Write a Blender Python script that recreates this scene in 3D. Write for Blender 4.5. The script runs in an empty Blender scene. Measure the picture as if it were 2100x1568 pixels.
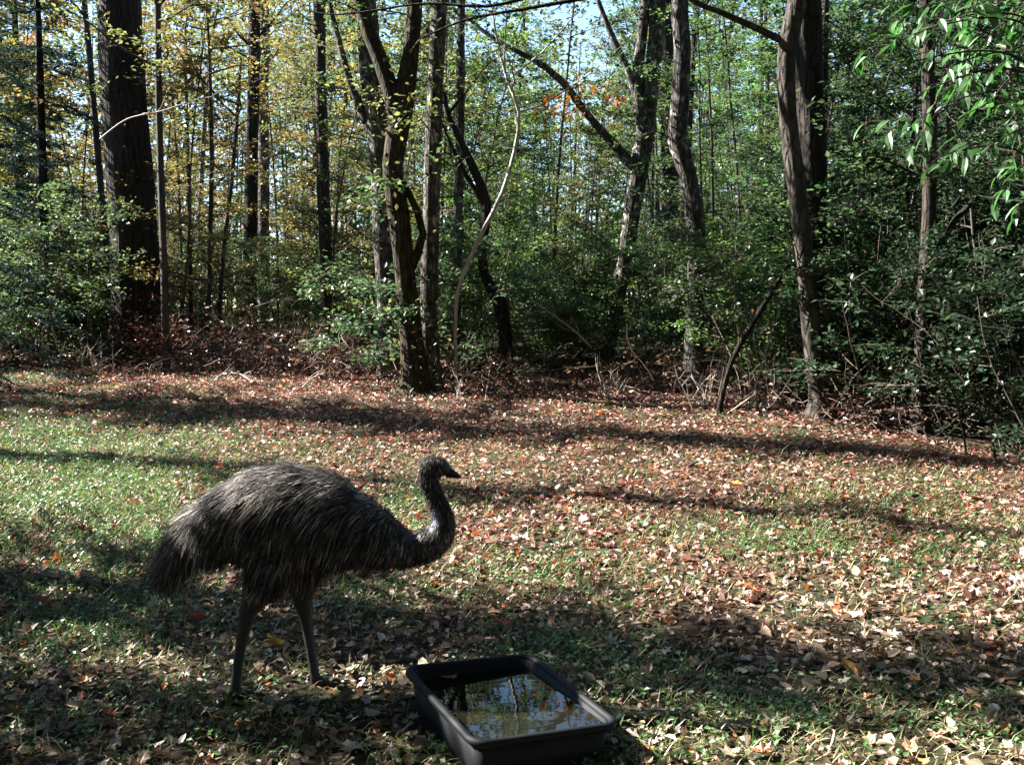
import bpy, bmesh, math, random
import numpy as np
from mathutils import Vector
R = math.radians
scene = bpy.context.scene
C = scene.collection
rng = np.random.default_rng(20171018)

# ------------------------------------------------------------------ camera, sky, sun, exposure
F = 2153.0                       # focal length in photo pixels (photo 2100 x 1568)
CAMH = 1.72
PITCH = math.atan(134.0 / F)
cam = bpy.data.cameras.new('camera')
cam.sensor_width = 36.0
cam.lens = 36.0 * F / 2100.0
cam.clip_start = 0.05
cam.clip_end = 2000.0
camo = bpy.data.objects.new('camera', cam)
camo.location = (0, 0, CAMH)
camo.rotation_euler = (math.pi / 2 - PITCH, 0, 0)
C.objects.link(camo)
scene.camera = camo

SUN_AZ = R(72)                   # to the left of the view direction
SUN_EL = R(37)
SUN = np.array([-math.sin(SUN_AZ) * math.cos(SUN_EL), math.cos(SUN_AZ) * math.cos(SUN_EL), math.sin(SUN_EL)])
w = bpy.data.worlds.new('World')
scene.world = w
w.use_nodes = True
nt = w.node_tree
bg = nt.nodes['Background']
sky = nt.nodes.new('ShaderNodeTexSky')
sky.sky_type = 'NISHITA'
sky.sun_disc = False
sky.sun_elevation = SUN_EL
sky.sun_rotation = -SUN_AZ       # rotation is clockwise from +Y seen from above
sky.air_density = 1.0
sky.dust_density = 0.25
sky.ozone_density = 3.0
nt.links.new(sky.outputs[0], bg.inputs[0])
bg.inputs[1].default_value = 0.05
sl = bpy.data.lights.new('sun', 'SUN')
sl.energy = 5.0
sl.angle = R(0.53)
sl.color = (1.0, 0.965, 0.91)
so = bpy.data.objects.new('sun', sl)
so.rotation_euler = Vector((-SUN[0], -SUN[1], -SUN[2])).to_track_quat('-Z', 'Y').to_euler()
so.location = (-20, 10, 20)
C.objects.link(so)
vs = scene.view_settings
vs.view_transform = 'Standard'
vs.look = 'None'
vs.gamma = 1.0
vs.use_curve_mapping = False
vs.exposure = 3.0
cy = scene.cycles
cy.max_bounces = 7
cy.diffuse_bounces = 4
cy.glossy_bounces = 3
cy.transmission_bounces = 4
cy.transparent_max_bounces = 8
cy.use_adaptive_sampling = True
cy.adaptive_threshold = 0.01
cy.caustics_reflective = False
cy.caustics_refractive = False
cy.sample_clamp_indirect = 6.0

# ------------------------------------------------------------------ projection helpers
cp, sp_ = math.cos(PITCH), math.sin(PITCH)
def ray(px, py):
    cx, cyy = (px - 1050.0) / F, (784.0 - py) / F
    return np.array([cx, cp + cyy * sp_, cyy * cp - sp_])
def P(px, py, d):
    """world point seen at photo pixel (px, py) at distance Y = d"""
    r = ray(px, py)
    return np.array([0, 0, CAMH]) + r * (d / r[1])
def ppm(d):
    return F / d
def gh(x, y):
    """terrain height"""
    x = np.asarray(x, float); y = np.asarray(y, float)
    s = 0.6
    a = 0.0665 * s * np.logaddexp(0, (y - 5.3) / s)
    b = 0.050 * 2.0 * np.logaddexp(0, (y - 24.0) / 2.0)
    c = 0.015 * 8.0 * np.logaddexp(0, (y - 120.0) / 8.0)
    n = 0.018 * np.sin(1.7 * x + 0.6 * y) + 0.014 * np.sin(0.9 * y - 1.3 * x + 1.0) + 0.009 * np.sin(3.1 * x - 2.3 * y)
    n = n * np.clip((np.hypot(x, y) - 3.0) / 4.0, 0.25, 1)
    return a - b - c + n
def G(px, py):
    r = ray(px, py)
    lo, hi = 1.0, 80.0
    o = np.array([0, 0, CAMH])
    t = np.linspace(lo, hi, 4000)
    q = o + r * (t[:, None])
    below = np.nonzero(q[:, 2] < gh(q[:, 0], q[:, 1]))[0]
    k = below[0] if len(below) else -1
    p = q[k]
    p[2] = float(gh(p[0], p[1]))
    return p
def ground(x, y):
    return np.array([x, y, float(gh(x, y))])
def project(p):
    p = np.asarray(p, float) - np.array([0, 0, CAMH])
    depth = p[..., 1] * cp - p[..., 2] * sp_
    up = p[..., 1] * sp_ + p[..., 2] * cp
    return 1050 + F * p[..., 0] / depth, 784 - F * up / depth

# ------------------------------------------------------------------ mesh buffer
def norm(v):
    v = np.asarray(v, float)
    return v / np.maximum(np.linalg.norm(v, axis=-1, keepdims=True), 1e-9)
class MB:
    def __init__(self):
        self.v = []; self.f = {3: [], 4: []}; self.n = 0
    def add(self, v, f):
        v = np.asarray(v, float).reshape(-1, 3); f = np.asarray(f, np.int64)
        self.v.append(v); self.f[f.shape[1]].append(f + self.n); self.n += len(v)
    def tube(self, pts, rad, sides=6, cap=False, lump=0.0, squash=None, rg=None):
        pts = np.asarray(pts, float); n = len(pts)
        rad = np.broadcast_to(np.asarray(rad, float), (n,))
        t = np.gradient(pts, axis=0); t = norm(t)
        ref = np.array([1.0, 0.13, 0.07]) if abs(t[0][0]) < 0.8 else np.array([0.1, 0.05, 1.0])
        s = norm(np.cross(t, ref)); b = np.cross(t, s)
        a = np.arange(sides) * 2 * math.pi / sides
        ring = s[:, None, :] * np.cos(a)[None, :, None] + b[:, None, :] * np.sin(a)[None, :, None]
        rr = rad[:, None] * np.ones((1, sides))
        if lump:
            g = rg or rng
            ph = g.uniform(0, 6.28, 6)
            k = np.arange(n)[:, None]
            rr = rr * (1 + lump * (0.5 * np.sin(k * 0.9 + ph[0] + 2 * a[None]) + 0.5 * np.sin(k * 0.37 + ph[1] - a[None]) +
                                   0.35 * np.sin(5 * a[None] + ph[2] + 0.25 * k)) + lump * 0.35 * g.standard_normal((n, sides)))
        v = pts[:, None, :] + ring * rr[..., None]
        i = np.arange(n - 1)[:, None] * sides; j = np.arange(sides)[None, :]; j2 = (j + 1) % sides
        q = np.stack([i + j, i + j2, i + sides + j2, i + sides + j], -1).reshape(-1, 4)
        base = self.n
        self.add(v.reshape(-1, 3), q)
        if cap:
            for k, idx in ((0, range(sides - 1, -1, -1)), (n - 1, range(sides))):
                self.v.append(pts[k][None]); c = self.n; self.n += 1
                idx = list(idx)
                tri = [[c, base + k * sides + idx[m], base + k * sides + idx[(m + 1) % sides]] for m in range(sides)]
                self.f[3].append(np.array(tri))
    def build(self, name, mat, parent=None, smooth=True, origin=None):
        me = bpy.data.meshes.new(name)
        v = np.concatenate(self.v) if self.v else np.zeros((0, 3))
        if origin is not None:
            v = v - np.asarray(origin)
        f3 = np.concatenate(self.f[3]) if self.f[3] else np.zeros((0, 3), np.int64)
        f4 = np.concatenate(self.f[4]) if self.f[4] else np.zeros((0, 4), np.int64)
        me.vertices.add(len(v)); me.vertices.foreach_set('co', v.astype(np.float32).ravel())
        loops = np.concatenate([f3.ravel(), f4.ravel()])
        me.loops.add(len(loops)); me.loops.foreach_set('vertex_index', loops.astype(np.int32))
        tot = np.concatenate([np.full(len(f3), 3), np.full(len(f4), 4)])
        st = np.concatenate([[0], np.cumsum(tot)[:-1]]) if len(tot) else tot
        me.polygons.add(len(tot))
        me.polygons.foreach_set('loop_start', st.astype(np.int32))
        me.polygons.foreach_set('loop_total', tot.astype(np.int32))
        me.polygons.foreach_set('use_smooth', np.full(len(tot), smooth))
        me.update(calc_edges=True)
        if mat: me.materials.append(mat)
        return link(name, me, parent)
def link(name, me, parent=None):
    o = bpy.data.objects.new(name, me); C.objects.link(o)
    if parent is not None: o.parent = parent
    return o
def tag(o, label=None, cat=None, group=None, kind=None):
    for k, v in (('label', label), ('category', cat), ('group', group), ('kind', kind)):
        if v: o[k] = v
    return o
def empty(name, loc, label=None, cat=None, group=None):
    o = bpy.data.objects.new(name, None); C.objects.link(o)
    o.location = [float(a) for a in loc]; o.empty_display_size = 0.2
    return tag(o, label, cat, group)

# leaf templates: u along, v across, w up ; faces
T4 = (np.array([[0, 0, 0], [.42, -.5, .12], [1, 0, 0], [.42, .5, .12]]), np.array([[0, 1, 2], [0, 2, 3]]))
T6 = (np.array([[0, 0, .05], [.28, -.46, .16], [.68, -.36, .12], [1, 0, -.04], [.68, .36, .12], [.28, .46, .16]]),
      np.array([[0, 1, 2, 3], [0, 3, 4, 5]]))
TL = (np.array([[.45, 0, 0], [0, 0, .1], [.12, -.28, .2], [.05, -.5, .3], [.38, -.34, .12], [.62, -.52, .28], [.68, -.2, .05], [1, 0, .1], [.7, .2, .08], [.6, .5, .3], [.36, .33, .1], [.05, .48, .28], [.1, .26, .16]]), np.array([[0, k, k % 12 + 1] for k in range(1, 13)]))
def leaves(mb, pos, d, nrm, L, W, T=T4, curl=None):
    """batch of leaves: pos, direction, normal (N,3); length, width (N,)"""
    d = norm(d); s = norm(np.cross(nrm, d)); n = np.cross(d, s)
    t, f = T
    L = np.broadcast_to(L, (len(pos),)); W = np.broadcast_to(W, (len(pos),))
    cu = np.ones(len(pos)) if curl is None else curl
    u = t[:, 0][None] * L[:, None]; v = t[:, 1][None] * W[:, None]; ww = t[:, 2][None] * (W * cu)[:, None]
    p = pos[:, None, :] + d[:, None] * u[..., None] + s[:, None] * v[..., None] + n[:, None] * ww[..., None]
    k = len(t)
    ff = (f[None] + (np.arange(len(pos)) * k)[:, None, None]).reshape(-1, f.shape[1])
    mb.add(p.reshape(-1, 3), ff)

# ------------------------------------------------------------------ materials
def mat_new(name):
    m = bpy.data.materials.new(name); m.use_nodes = True
    t = m.node_tree; t.nodes.clear()
    out = t.nodes.new('ShaderNodeOutputMaterial')
    return m, t, out
def node(t, kind, **kw):
    n = t.nodes.new(kind)
    for k, v in kw.items():
        if k.startswith('_'): setattr(n, k[1:], v)
        else: n.inputs[k].default_value = v
    return n
def ramp(t, stops, fac=None, interp='LINEAR'):
    n = t.nodes.new('ShaderNodeValToRGB'); cr = n.color_ramp; cr.interpolation = interp
    while len(cr.elements) < len(stops): cr.elements.new(0.5)
    for e, (p, c) in zip(cr.elements, stops):
        e.position = p; e.color = (*c, 1)
    if fac is not None: t.links.new(fac, n.inputs[0])
    return n
def leaf_shader(t, out, col, trans=0.4, gloss=0.07, rough=0.4):
    dif = node(t, 'ShaderNodeBsdfDiffuse'); tr = node(t, 'ShaderNodeBsdfTranslucent')
    gl = node(t, 'ShaderNodeBsdfGlossy', Roughness=rough)
    t.links.new(col, dif.inputs[0])
    # light through a leaf comes out more saturated than its reflection
    hs = node(t, 'ShaderNodeHueSaturation', Saturation=1.15, Value=1.15)
    t.links.new(col, hs.inputs['Color']); t.links.new(hs.outputs[0], tr.inputs[0])
    m1 = node(t, 'ShaderNodeMixShader', Fac=trans); t.links.new(dif.outputs[0], m1.inputs[1]); t.links.new(tr.outputs[0], m1.inputs[2])
    m2 = node(t, 'ShaderNodeMixShader', Fac=gloss); t.links.new(m1.outputs[0], m2.inputs[1]); t.links.new(gl.outputs[0], m2.inputs[2])
    t.links.new(m2.outputs[0], out.inputs[0])
def foliage_mat(name, trans=0.5, gloss=0.06, vary=0.5, hue=0.05, rough=0.4):
    """leaf colour = the object's own colour, varied leaf by leaf"""
    m, t, out = mat_new(name)
    oi = node(t, 'ShaderNodeObjectInfo'); ge = node(t, 'ShaderNodeNewGeometry')
    r = ge.outputs['Random Per Island']
    h = node(t, 'ShaderNodeMapRange', **{'To Min': 0.5 - hue, 'To Max': 0.5 + hue * 0.6}); t.links.new(r, h.inputs[0])
    wn = node(t, 'ShaderNodeTexWhiteNoise', _noise_dimensions='1D'); t.links.new(r, wn.inputs['W'])
    v = node(t, 'ShaderNodeMapRange', **{'To Min': 1 - vary, 'To Max': 1 + vary}); t.links.new(wn.outputs[0], v.inputs[0])
    hs = node(t, 'ShaderNodeHueSaturation')
    t.links.new(h.outputs[0], hs.inputs['Hue']); t.links.new(v.outputs[0], hs.inputs['Value']); t.links.new(oi.outputs['Color'], hs.inputs['Color'])
    leaf_shader(t, out, hs.outputs[0], trans, gloss, rough)
    return m
def bark_mat(name, c0, c1, sc=9.0, stretch=0.16, bump=0.6, spots=None):
    m, t, out = mat_new(name)
    tc = node(t, 'ShaderNodeTexCoord'); mp = node(t, 'ShaderNodeMapping'); mp.inputs['Scale'].default_value = (1, 1, stretch)
    t.links.new(tc.outputs['Object'], mp.inputs[0])
    n1 = node(t, 'ShaderNodeTexNoise', Scale=sc, Detail=8.0, Roughness=0.65); t.links.new(mp.outputs[0], n1.inputs['Vector'])
    vo = node(t, 'ShaderNodeTexVoronoi', _feature='DISTANCE_TO_EDGE', Scale=sc * 2.2)
    mixv = node(t, 'ShaderNodeVectorMath', _operation='MULTIPLY_ADD'); mixv.inputs[1].default_value = (.12, .12, .12)
    t.links.new(n1.outputs['Color'], mixv.inputs[0]); t.links.new(mp.outputs[0], mixv.inputs[2]); t.links.new(mixv.outputs[0], vo.inputs['Vector'])
    cr = ramp(t, [(0.3, c0), (0.7, c1)], n1.outputs[0])
    col = cr.outputs[0]
    if spots:
        n2 = node(t, 'ShaderNodeTexNoise', Scale=spots[1], Detail=4.0); t.links.new(tc.outputs['Object'], n2.inputs['Vector'])
        rr = ramp(t, [(spots[2], (0, 0, 0)), (spots[2] + 0.12, (1, 1, 1))], n2.outputs[0])
        mx = node(t, 'ShaderNodeMix', _data_type='RGBA'); t.links.new(rr.outputs[0], mx.inputs[0]); t.links.new(col, mx.inputs[6]); mx.inputs[7].default_value = (*spots[0], 1)
        col = mx.outputs[2]
    ck = ramp(t, [(0.0, (.22, .2, .19)), (.16, (1, 1, 1))], vo.outputs[0])
    mc = node(t, 'ShaderNodeMix', _data_type='RGBA', _blend_type='MULTIPLY'); mc.inputs[0].default_value = min(1.0, bump); t.links.new(col, mc.inputs[6]); t.links.new(ck.outputs[0], mc.inputs[7]); col = mc.outputs[2]
    ad = node(t, 'ShaderNodeMath', _operation='MULTIPLY_ADD'); ad.inputs[1].default_value = 2.5
    cl = node(t, 'ShaderNodeMath', _operation='MINIMUM'); cl.inputs[1].default_value = 0.25; t.links.new(vo.outputs[0], cl.inputs[0])
    t.links.new(cl.outputs[0], ad.inputs[0]); t.links.new(n1.outputs[0], ad.inputs[2])
    bp = node(t, 'ShaderNodeBump', Strength=bump, Distance=0.06); t.links.new(ad.outputs[0], bp.inputs['Height'])
    b = node(t, 'ShaderNodeBsdfPrincipled', Roughness=0.9); b.inputs['Specular IOR Level'].default_value = 0.2
    t.links.new(col, b.inputs['Base Color']); t.links.new(bp.outputs[0], b.inputs['Normal']); t.links.new(b.outputs[0], out.inputs[0])
    return m
def plain_mat(name, col, rough=0.8, noise=0.3, sc=20.0, spec=0.3):
    m, t, out = mat_new(name)
    tc = node(t, 'ShaderNodeTexCoord'); n1 = node(t, 'ShaderNodeTexNoise', Scale=sc, Detail=5.0); t.links.new(tc.outputs['Object'], n1.inputs['Vector'])
    c = np.array(col); cr = ramp(t, [(0.25, tuple(c * (1 - noise))), (0.75, tuple(c * (1 + noise)))], n1.outputs[0])
    b = node(t, 'ShaderNodeBsdfPrincipled', Roughness=rough); b.inputs['Specular IOR Level'].default_value = spec
    bp = node(t, 'ShaderNodeBump', Strength=0.25, Distance=0.01); t.links.new(n1.outputs[0], bp.inputs['Height']); t.links.new(bp.outputs[0], b.inputs['Normal'])
    t.links.new(cr.outputs[0], b.inputs['Base Color']); t.links.new(b.outputs[0], out.inputs[0])
    return m
M = {}
M['leaf'] = foliage_mat('leaf', gloss=0.04, rough=0.45)
M['dark_leaf'] = foliage_mat('dark_leaf', trans=0.25, gloss=0.025, vary=0.4)
M['glossy_leaf'] = foliage_mat('glossy_leaf', trans=0.45, gloss=0.03, vary=0.4, hue=0.05, rough=0.5)
M['needle'] = foliage_mat('needle', trans=0.12, gloss=0.02, vary=0.35, hue=0.02)
M['dead_leaf'] = foliage_mat('dead_leaf', trans=0.2, gloss=0.05, vary=0.6, hue=0.04)
M['bark_dark'] = bark_mat('bark_dark', (.012, .009, .007), (.05, .037, .029), 7, .14, .9)
M['bark_brown'] = bark_mat('bark_brown', (.018, .013, .010), (.075, .057, .043), 9, .2, .7)
M['bark_grey'] = bark_mat('bark_grey', (.035, .03, .025), (.19, .165, .14), 9, .22, 1.0, ((.38, .36, .33), 7.0, .53))
M['bark_moss'] = bark_mat('bark_moss', (.02, .014, .008), (.085, .056, .026), 8, .22, .9, ((.05, .05, .012), 4.0, .52))
M['bark_smooth'] = bark_mat('bark_smooth', (.026, .021, .017), (.085, .068, .055), 5, .35, .7, ((.04, .034, .025), 6.0, .55))
M['bark_thin'] = bark_mat('bark_thin', (.024, .02, .017), (.10, .085, .07), 14, .2, .4)
M['twig_pale'] = plain_mat('twig_pale', (.34, .30, .26), .8)
M['twig_brown'] = plain_mat('twig_brown', (.10, .07, .055), .85)
M['black_plastic'] = plain_mat('black_plastic', (.005, .0055, .007), .65, .5, 9.0, .18)

# fallen leaf litter: many browns, leaf by leaf, patches redder or paler
def litter_mat(name, single=False):
    m, t, out = mat_new(name)
    ge = node(t, 'ShaderNodeNewGeometry'); oi = node(t, 'ShaderNodeObjectInfo')
    r = oi.outputs['Random'] if single else ge.outputs['Random Per Island']
    red = ramp(t, [(0, (.045, .018, .014)), (.22, (.115, .04, .028)), (.5, (.2, .08, .056)), (.7, (.29, .14, .105)), (.86, (.52, .37, .31)), (.95, (.36, .11, .045)), (1, (.44, .09, .028))], r)
    tan = ramp(t, [(0, (.06, .034, .022)), (.25, (.155, .095, .06)), (.5, (.27, .19, .125)), (.75, (.43, .36, .265)), (.93, (.5, .43, .33)), (.97, (.42, .2, .06)), (1, (.46, .12, .03))], r)
    tc = node(t, 'ShaderNodeTexCoord'); n1 = node(t, 'ShaderNodeTexNoise', Scale=0.45, Detail=3.0)
    t.links.new(ge.outputs['Position'], n1.inputs['Vector'])
    sx = node(t, 'ShaderNodeSeparateXYZ'); t.links.new(ge.outputs['Position'], sx.inputs[0])
    mr = node(t, 'ShaderNodeMapRange', **{'From Min': 4.6, 'From Max': 7.2}); t.links.new(sx.outputs['Y'], mr.inputs[0])
    ad = node(t, 'ShaderNodeMath', _operation='MULTIPLY_ADD'); ad.inputs[1].default_value = 1.4
    sub = node(t, 'ShaderNodeMath', _operation='SUBTRACT'); sub.inputs[1].default_value = 0.5
    t.links.new(n1.outputs[0], sub.inputs[0]); t.links.new(sub.outputs[0], ad.inputs[0]); t.links.new(mr.outputs[0], ad.inputs[2]); ad.use_clamp = True
    mx = node(t, 'ShaderNodeMix', _data_type='RGBA'); t.links.new(ad.outputs[0], mx.inputs[0]); t.links.new(tan.outputs[0], mx.inputs[6]); t.links.new(red.outputs[0], mx.inputs[7])
    col = mx.outputs[2]
    if single:
        col = oi.outputs['Color']
        n2 = node(t, 'ShaderNodeTexNoise', Scale=30.0, Detail=4.0); t.links.new(tc.outputs['Object'], n2.inputs['Vector'])
        v = node(t, 'ShaderNodeMapRange', **{'To Min': 0.55, 'To Max': 1.35}); t.links.new(n2.outputs[0], v.inputs[0])
        hs = node(t, 'ShaderNodeHueSaturation'); t.links.new(v.outputs[0], hs.inputs['Value']); t.links.new(col, hs.inputs['Color']); col = hs.outputs[0]
    leaf_shader(t, out, col, 0.22, 0.05, 0.5)
    return m
M['litter'] = litter_mat('litter')
M['litter_single'] = litter_mat('litter_single', True)

def ground_mat():
    m, t, out = mat_new('forest_floor')
    ge = node(t, 'ShaderNodeNewGeometry')
    n1 = node(t, 'ShaderNodeTexNoise', Scale=1.1, Detail=6.0, Roughness=.7); t.links.new(ge.outputs['Position'], n1.inputs['Vector'])
    vo = node(t, 'ShaderNodeTexVoronoi', Scale=16.0); t.links.new(ge.outputs['Position'], vo.inputs['Vector'])
    cr = ramp(t, [(0, (.012, .008, .006)), (.4, (.028, .018, .012)), (.7, (.055, .034, .022)), (1, (.10, .065, .045))], vo.outputs['Color'])
    gr = ramp(t, [(.42, (0, 0, 0)), (.62, (1, 1, 1))], n1.outputs[0])
    mx = node(t, 'ShaderNodeMix', _data_type='RGBA'); t.links.new(gr.outputs[0], mx.inputs[0]); t.links.new(cr.outputs[0], mx.inputs[6]); mx.inputs[7].default_value = (.018, .026, .010, 1)
    bp = node(t, 'ShaderNodeBump', Strength=.8, Distance=.04); t.links.new(vo.outputs['Distance'], bp.inputs['Height'])
    b = node(t, 'ShaderNodeBsdfPrincipled', Roughness=.95); b.inputs['Specular IOR Level'].default_value = .1
    t.links.new(mx.outputs[2], b.inputs['Base Color']); t.links.new(bp.outputs[0], b.inputs['Normal']); t.links.new(b.outputs[0], out.inputs[0])
    return m
M['ground'] = ground_mat()

# ------------------------------------------------------------------ ground sheet
def lines(a, b, step, far):
    core = np.arange(a, b + 1e-6, step)
    g = step * np.cumsum(1.22 ** np.arange(1, 40)); g = g[g < far]
    return np.concatenate([(a - g)[::-1], core, b + g])
gx, gy = lines(-14, 14, .28, 300), lines(1, 34, .28, 320)
X, Y = np.meshgrid(gx, gy)
Z = gh(X, Y)
mb = MB(); nx = len(gx)
i = np.arange(len(gy) - 1)[:, None] * nx; j = np.arange(nx - 1)[None]
mb.add(np.stack([X, Y, Z], -1).reshape(-1, 3), np.stack([i + j, i + j + 1, i + j + nx + 1, i + j + nx], -1).reshape(-1, 4))
tag(mb.build('ground', M['ground']), 'leaf strewn floor of the woodland clearing', kind='structure')

# edge of the clearing in the photo (pixel line); beyond it the wood begins
EDGE = [(-400, 745), (0, 752), (400, 775), (850, 805), (1250, 815), (1680, 862), (1900, 925), (2100, 1000), (2500, 1100)]
EDGE_G = np.array([G(*e)[:2] for e in EDGE])
def edge_y(x):
    return np.interp(x, EDGE_G[:, 0], EDGE_G[:, 1])

# ------------------------------------------------------------------ woody plants
def rdir(g, el0, el1, az=None):
    a = g.uniform(0, 2 * math.pi) if az is None else az
    e = g.uniform(el0, el1)
    return np.array([math.cos(a) * math.cos(e), math.sin(a) * math.cos(e), math.sin(e)])
def limb(mb, g, p0, d, L, r0, r1=0.003, n=6, wob=0.12, up=0.0, sides=4):
    pts = [np.array(p0, float)]; d = norm(d)
    for k in range(n):
        d = norm(d + g.normal(0, wob, 3) + np.array([0, 0, up]))
        pts.append(pts[-1] + d * L / n)
    pts = np.array(pts)
    mb.tube(pts, np.linspace(r0, r1, n + 1), sides)
    return pts
class Foliage:
    def __init__(self): self.p = []; self.d = []; self.n = []; self.s = []
    def add(self, p, d, n, s): self.p.append(p); self.d.append(d); self.n.append(n); self.s.append(s)
    def mesh(self, mb, ratio=0.62, T=T4):
        if self.p:
            s = np.concatenate(self.s)
            leaves(mb, np.concatenate(self.p), np.concatenate(self.d), np.concatenate(self.n), s, s * ratio, T)
def twig_leaves(fo, g, pts, m, size, spread=0.09, tilt=0.45, droop=0.15):
    k = g.uniform(0.12, 1.0, m) * (len(pts) - 1)
    i = np.minimum(k.astype(int), len(pts) - 2); fr = (k - i)[:, None]
    p = pts[i] * (1 - fr) + pts[i + 1] * fr + g.normal(0, spread, (m, 3)) * np.array([1, 1, .45])
    ax = norm(pts[-1] - pts[0])
    d = norm(ax * .5 + g.normal(0, .8, (m, 3)) * np.array([1, 1, .35]) - np.array([0, 0, droop]))
    n = norm(np.array([0, 0, 1.0]) + g.normal(0, tilt, (m, 3)))
    fo.add(p, d, n, size * g.uniform(.6, 1.25, m))
def bough(mb, fo, g, p0, d, L, r0, twigs=6, per=14, size=.09, up=.03, wob=.13, tl=.32, flat=.35, droop=.15, spread=.09, tilt=.45):
    pts = limb(mb, g, p0, d, L, r0, .004, 6, wob, up)
    for k in range(twigs):
        f = g.uniform(.2, 1.0) * 5.99; i = int(f); q = pts[i] + (pts[i + 1] - pts[i]) * (f - i)
        ax = norm(pts[i + 1] - pts[i]); side = norm(np.cross(ax, [0, 0, 1.0])) * (1 if k % 2 else -1)
        td = ax * .7 + side * g.uniform(.5, 1.1) + np.array([0, 0, g.normal(0.05, flat)])
        tp = limb(mb, g, q, td, L * tl * g.uniform(.6, 1.3), .005, .002, 3, .15, 0, 3)
        if per: twig_leaves(fo, g, tp, per, size, spread, tilt, droop)
    if per: twig_leaves(fo, g, pts[2:], per, size, spread, tilt, droop)
    return pts
def resample(pts, step):
    pts = np.asarray(pts, float)
    # Catmull-Rom style smooth polyline, resampled
    out = []
    n = len(pts)
    for k in range(n - 1):
        p0, p1, p2, p3 = pts[max(k - 1, 0)], pts[k], pts[k + 1], pts[min(k + 2, n - 1)]
        m = max(2, int(np.linalg.norm((p2 - p1)[:3]) / step))
        t = (np.arange(m) / m)[:, None]
        out.append(.5 * ((2 * p1) + (-p0 + p2) * t + (2 * p0 - 5 * p1 + 4 * p2 - p3) * t ** 2 + (-p0 + 3 * p1 - 3 * p2 + p3) * t ** 3))
    out.append(pts[-1:])
    return np.concatenate(out)
FR = 0.5
def hero_tree(name, label, d, pix, H, bark, tint, seed, forks=(), low=0, crown=26, csize=.09, per=13, lump=.07, base=None, clen=(1.3, 3.0), leafmat='leaf', group=None, lowz=(2.0, 6.0), czr=None, vines=0):
    """tree whose trunk follows photo pixels (px, py, width px) at distance d, then grows on above the frame up to height H"""
    g = np.random.default_rng(seed)
    pts = []
    for q in pix:
        dd = d + (q[3] if len(q) > 3 else 0)
        p = P(q[0], q[1], dd); pts.append([*p, q[2] / ppm(dd) / 2])
    pts = np.array(pts)
    b = np.array([pts[0, 0], pts[0, 1], float(gh(pts[0, 0], pts[0, 1]))])
    foot = np.array([[pts[0, 0], pts[0, 1], b[2] - .14, pts[0, 3] * 2.0], [pts[0, 0], pts[0, 1], b[2] + .02, pts[0, 3] * 1.5], [pts[0, 0], pts[0, 1], b[2] + .16, pts[0, 3] * 1.14]])
    pts = pts[pts[:, 2] > b[2] + .3]
    top = pts[-1]
    if H > top[2] + 1:
        dirv = norm(pts[-1, :3] - pts[-2, :3]) * .5 + np.array([0, 0, .7])
        dirv = norm(dirv)
        ext = []
        nn = 6
        p = top[:3].copy()
        for k in range(nn):
            p = p + norm(dirv + g.normal(0, .09, 3)) * (H - top[2]) / nn
            ext.append([*p, max(top[3] * (1 - (k + 1) / (nn + .3)), .012)])
        pts = np.vstack([foot, pts, ext])
    else:
        pts = np.vstack([foot, pts])
    pl = resample(pts, .22)
    root = empty(name, b, label, 'tree', group)
    mb = MB(); fo = Foliage()
    big = pl[:, 3].max() > .12
    mb.tube(pl[:, :3], np.maximum(pl[:, 3], .008), 16 if big else 9, lump=lump, rg=g)
    # forks: (list of (px,py,w[,dd]), extend length)
    for fk, ext in forks:
        q = np.array([[*P(a[0], a[1], d + (a[3] if len(a) > 3 else 0)), a[2] / ppm(d) / 2] for a in fk])
        if ext:
            dv = norm(q[-1, :3] - q[-2, :3])
            q = np.vstack([q, [*(q[-1, :3] + dv * ext + np.array([0, 0, .2 * ext])), .02]])
        ql = resample(q, .25)
        mb.tube(ql[:, :3], np.maximum(ql[:, 3], .008), 8, lump=lump, rg=g)
        m = len(ql)
        for k in range(max(3, m // 3)):
            s = ql[int(m * g.uniform(.35, .99))]
            bough(mb, fo, g, s[:3], rdir(g, -.1, .7), g.uniform(.7, 1.6), .014, 4, per, csize)
    zt = pl[-1, 2]
    z0 = czr if czr else max(5.0, .45 * zt)
    def at_z(z):
        i = int(np.argmin(np.abs(pl[:, 2] - z))); return pl[i]
    for k in range(crown):
        z = g.uniform(z0, zt * .985); s = at_z(z)
        f = (z - z0) / max(zt - z0, .1)
        L = g.uniform(*clen) * (1.0 - .6 * f)
        bough(mb, fo, g, s[:3], rdir(g, .15, .85), L, min(.03, .5 * s[3] + .006), 6, per, csize, .04)
    for k in range(low):
        z = g.uniform(*lowz); s = at_z(z)
        bough(mb, fo, g, s[:3], rdir(g, -.05, .5), g.uniform(.6, 1.7), .012, 5, per, csize, .0)
    tr = mb.build('trunk', M[bark], root, origin=b)
    if fo.p:
        lm = MB(); fo.mesh(lm)
        cr = lm.build('crown', M[leafmat], root, smooth=False, origin=b); cr.color = (*tint, 1)
    if vines:
        vf = Foliage(); vm = MB()
        sel = pl[(pl[:, 2] > b[2] + .3) & (pl[:, 2] < 6.5)]
        cs = sel[g.integers(0, len(sel), 14)]
        for k in range(vines):
            s = cs[g.integers(0, len(cs))]; a = g.uniform(0, 6.28)
            o = np.array([math.cos(a), math.sin(a), 0])
            p = s[:3] + o * (s[3] + g.uniform(.02, .22)) + np.array([0, 0, g.normal(0, .25)])
            vf.add(p[None], norm(o + g.normal(0, .6, 3))[None], norm(np.array([0, 0, 1]) + g.normal(0, .5, 3))[None], np.array([.09 * g.uniform(.7, 1.2)]))
        vf.mesh(vm); v = vm.build('vine_leaves', M['leaf'], root, smooth=False, origin=b); v.color = (.12, .13, .05, 1)
    return root

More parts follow.
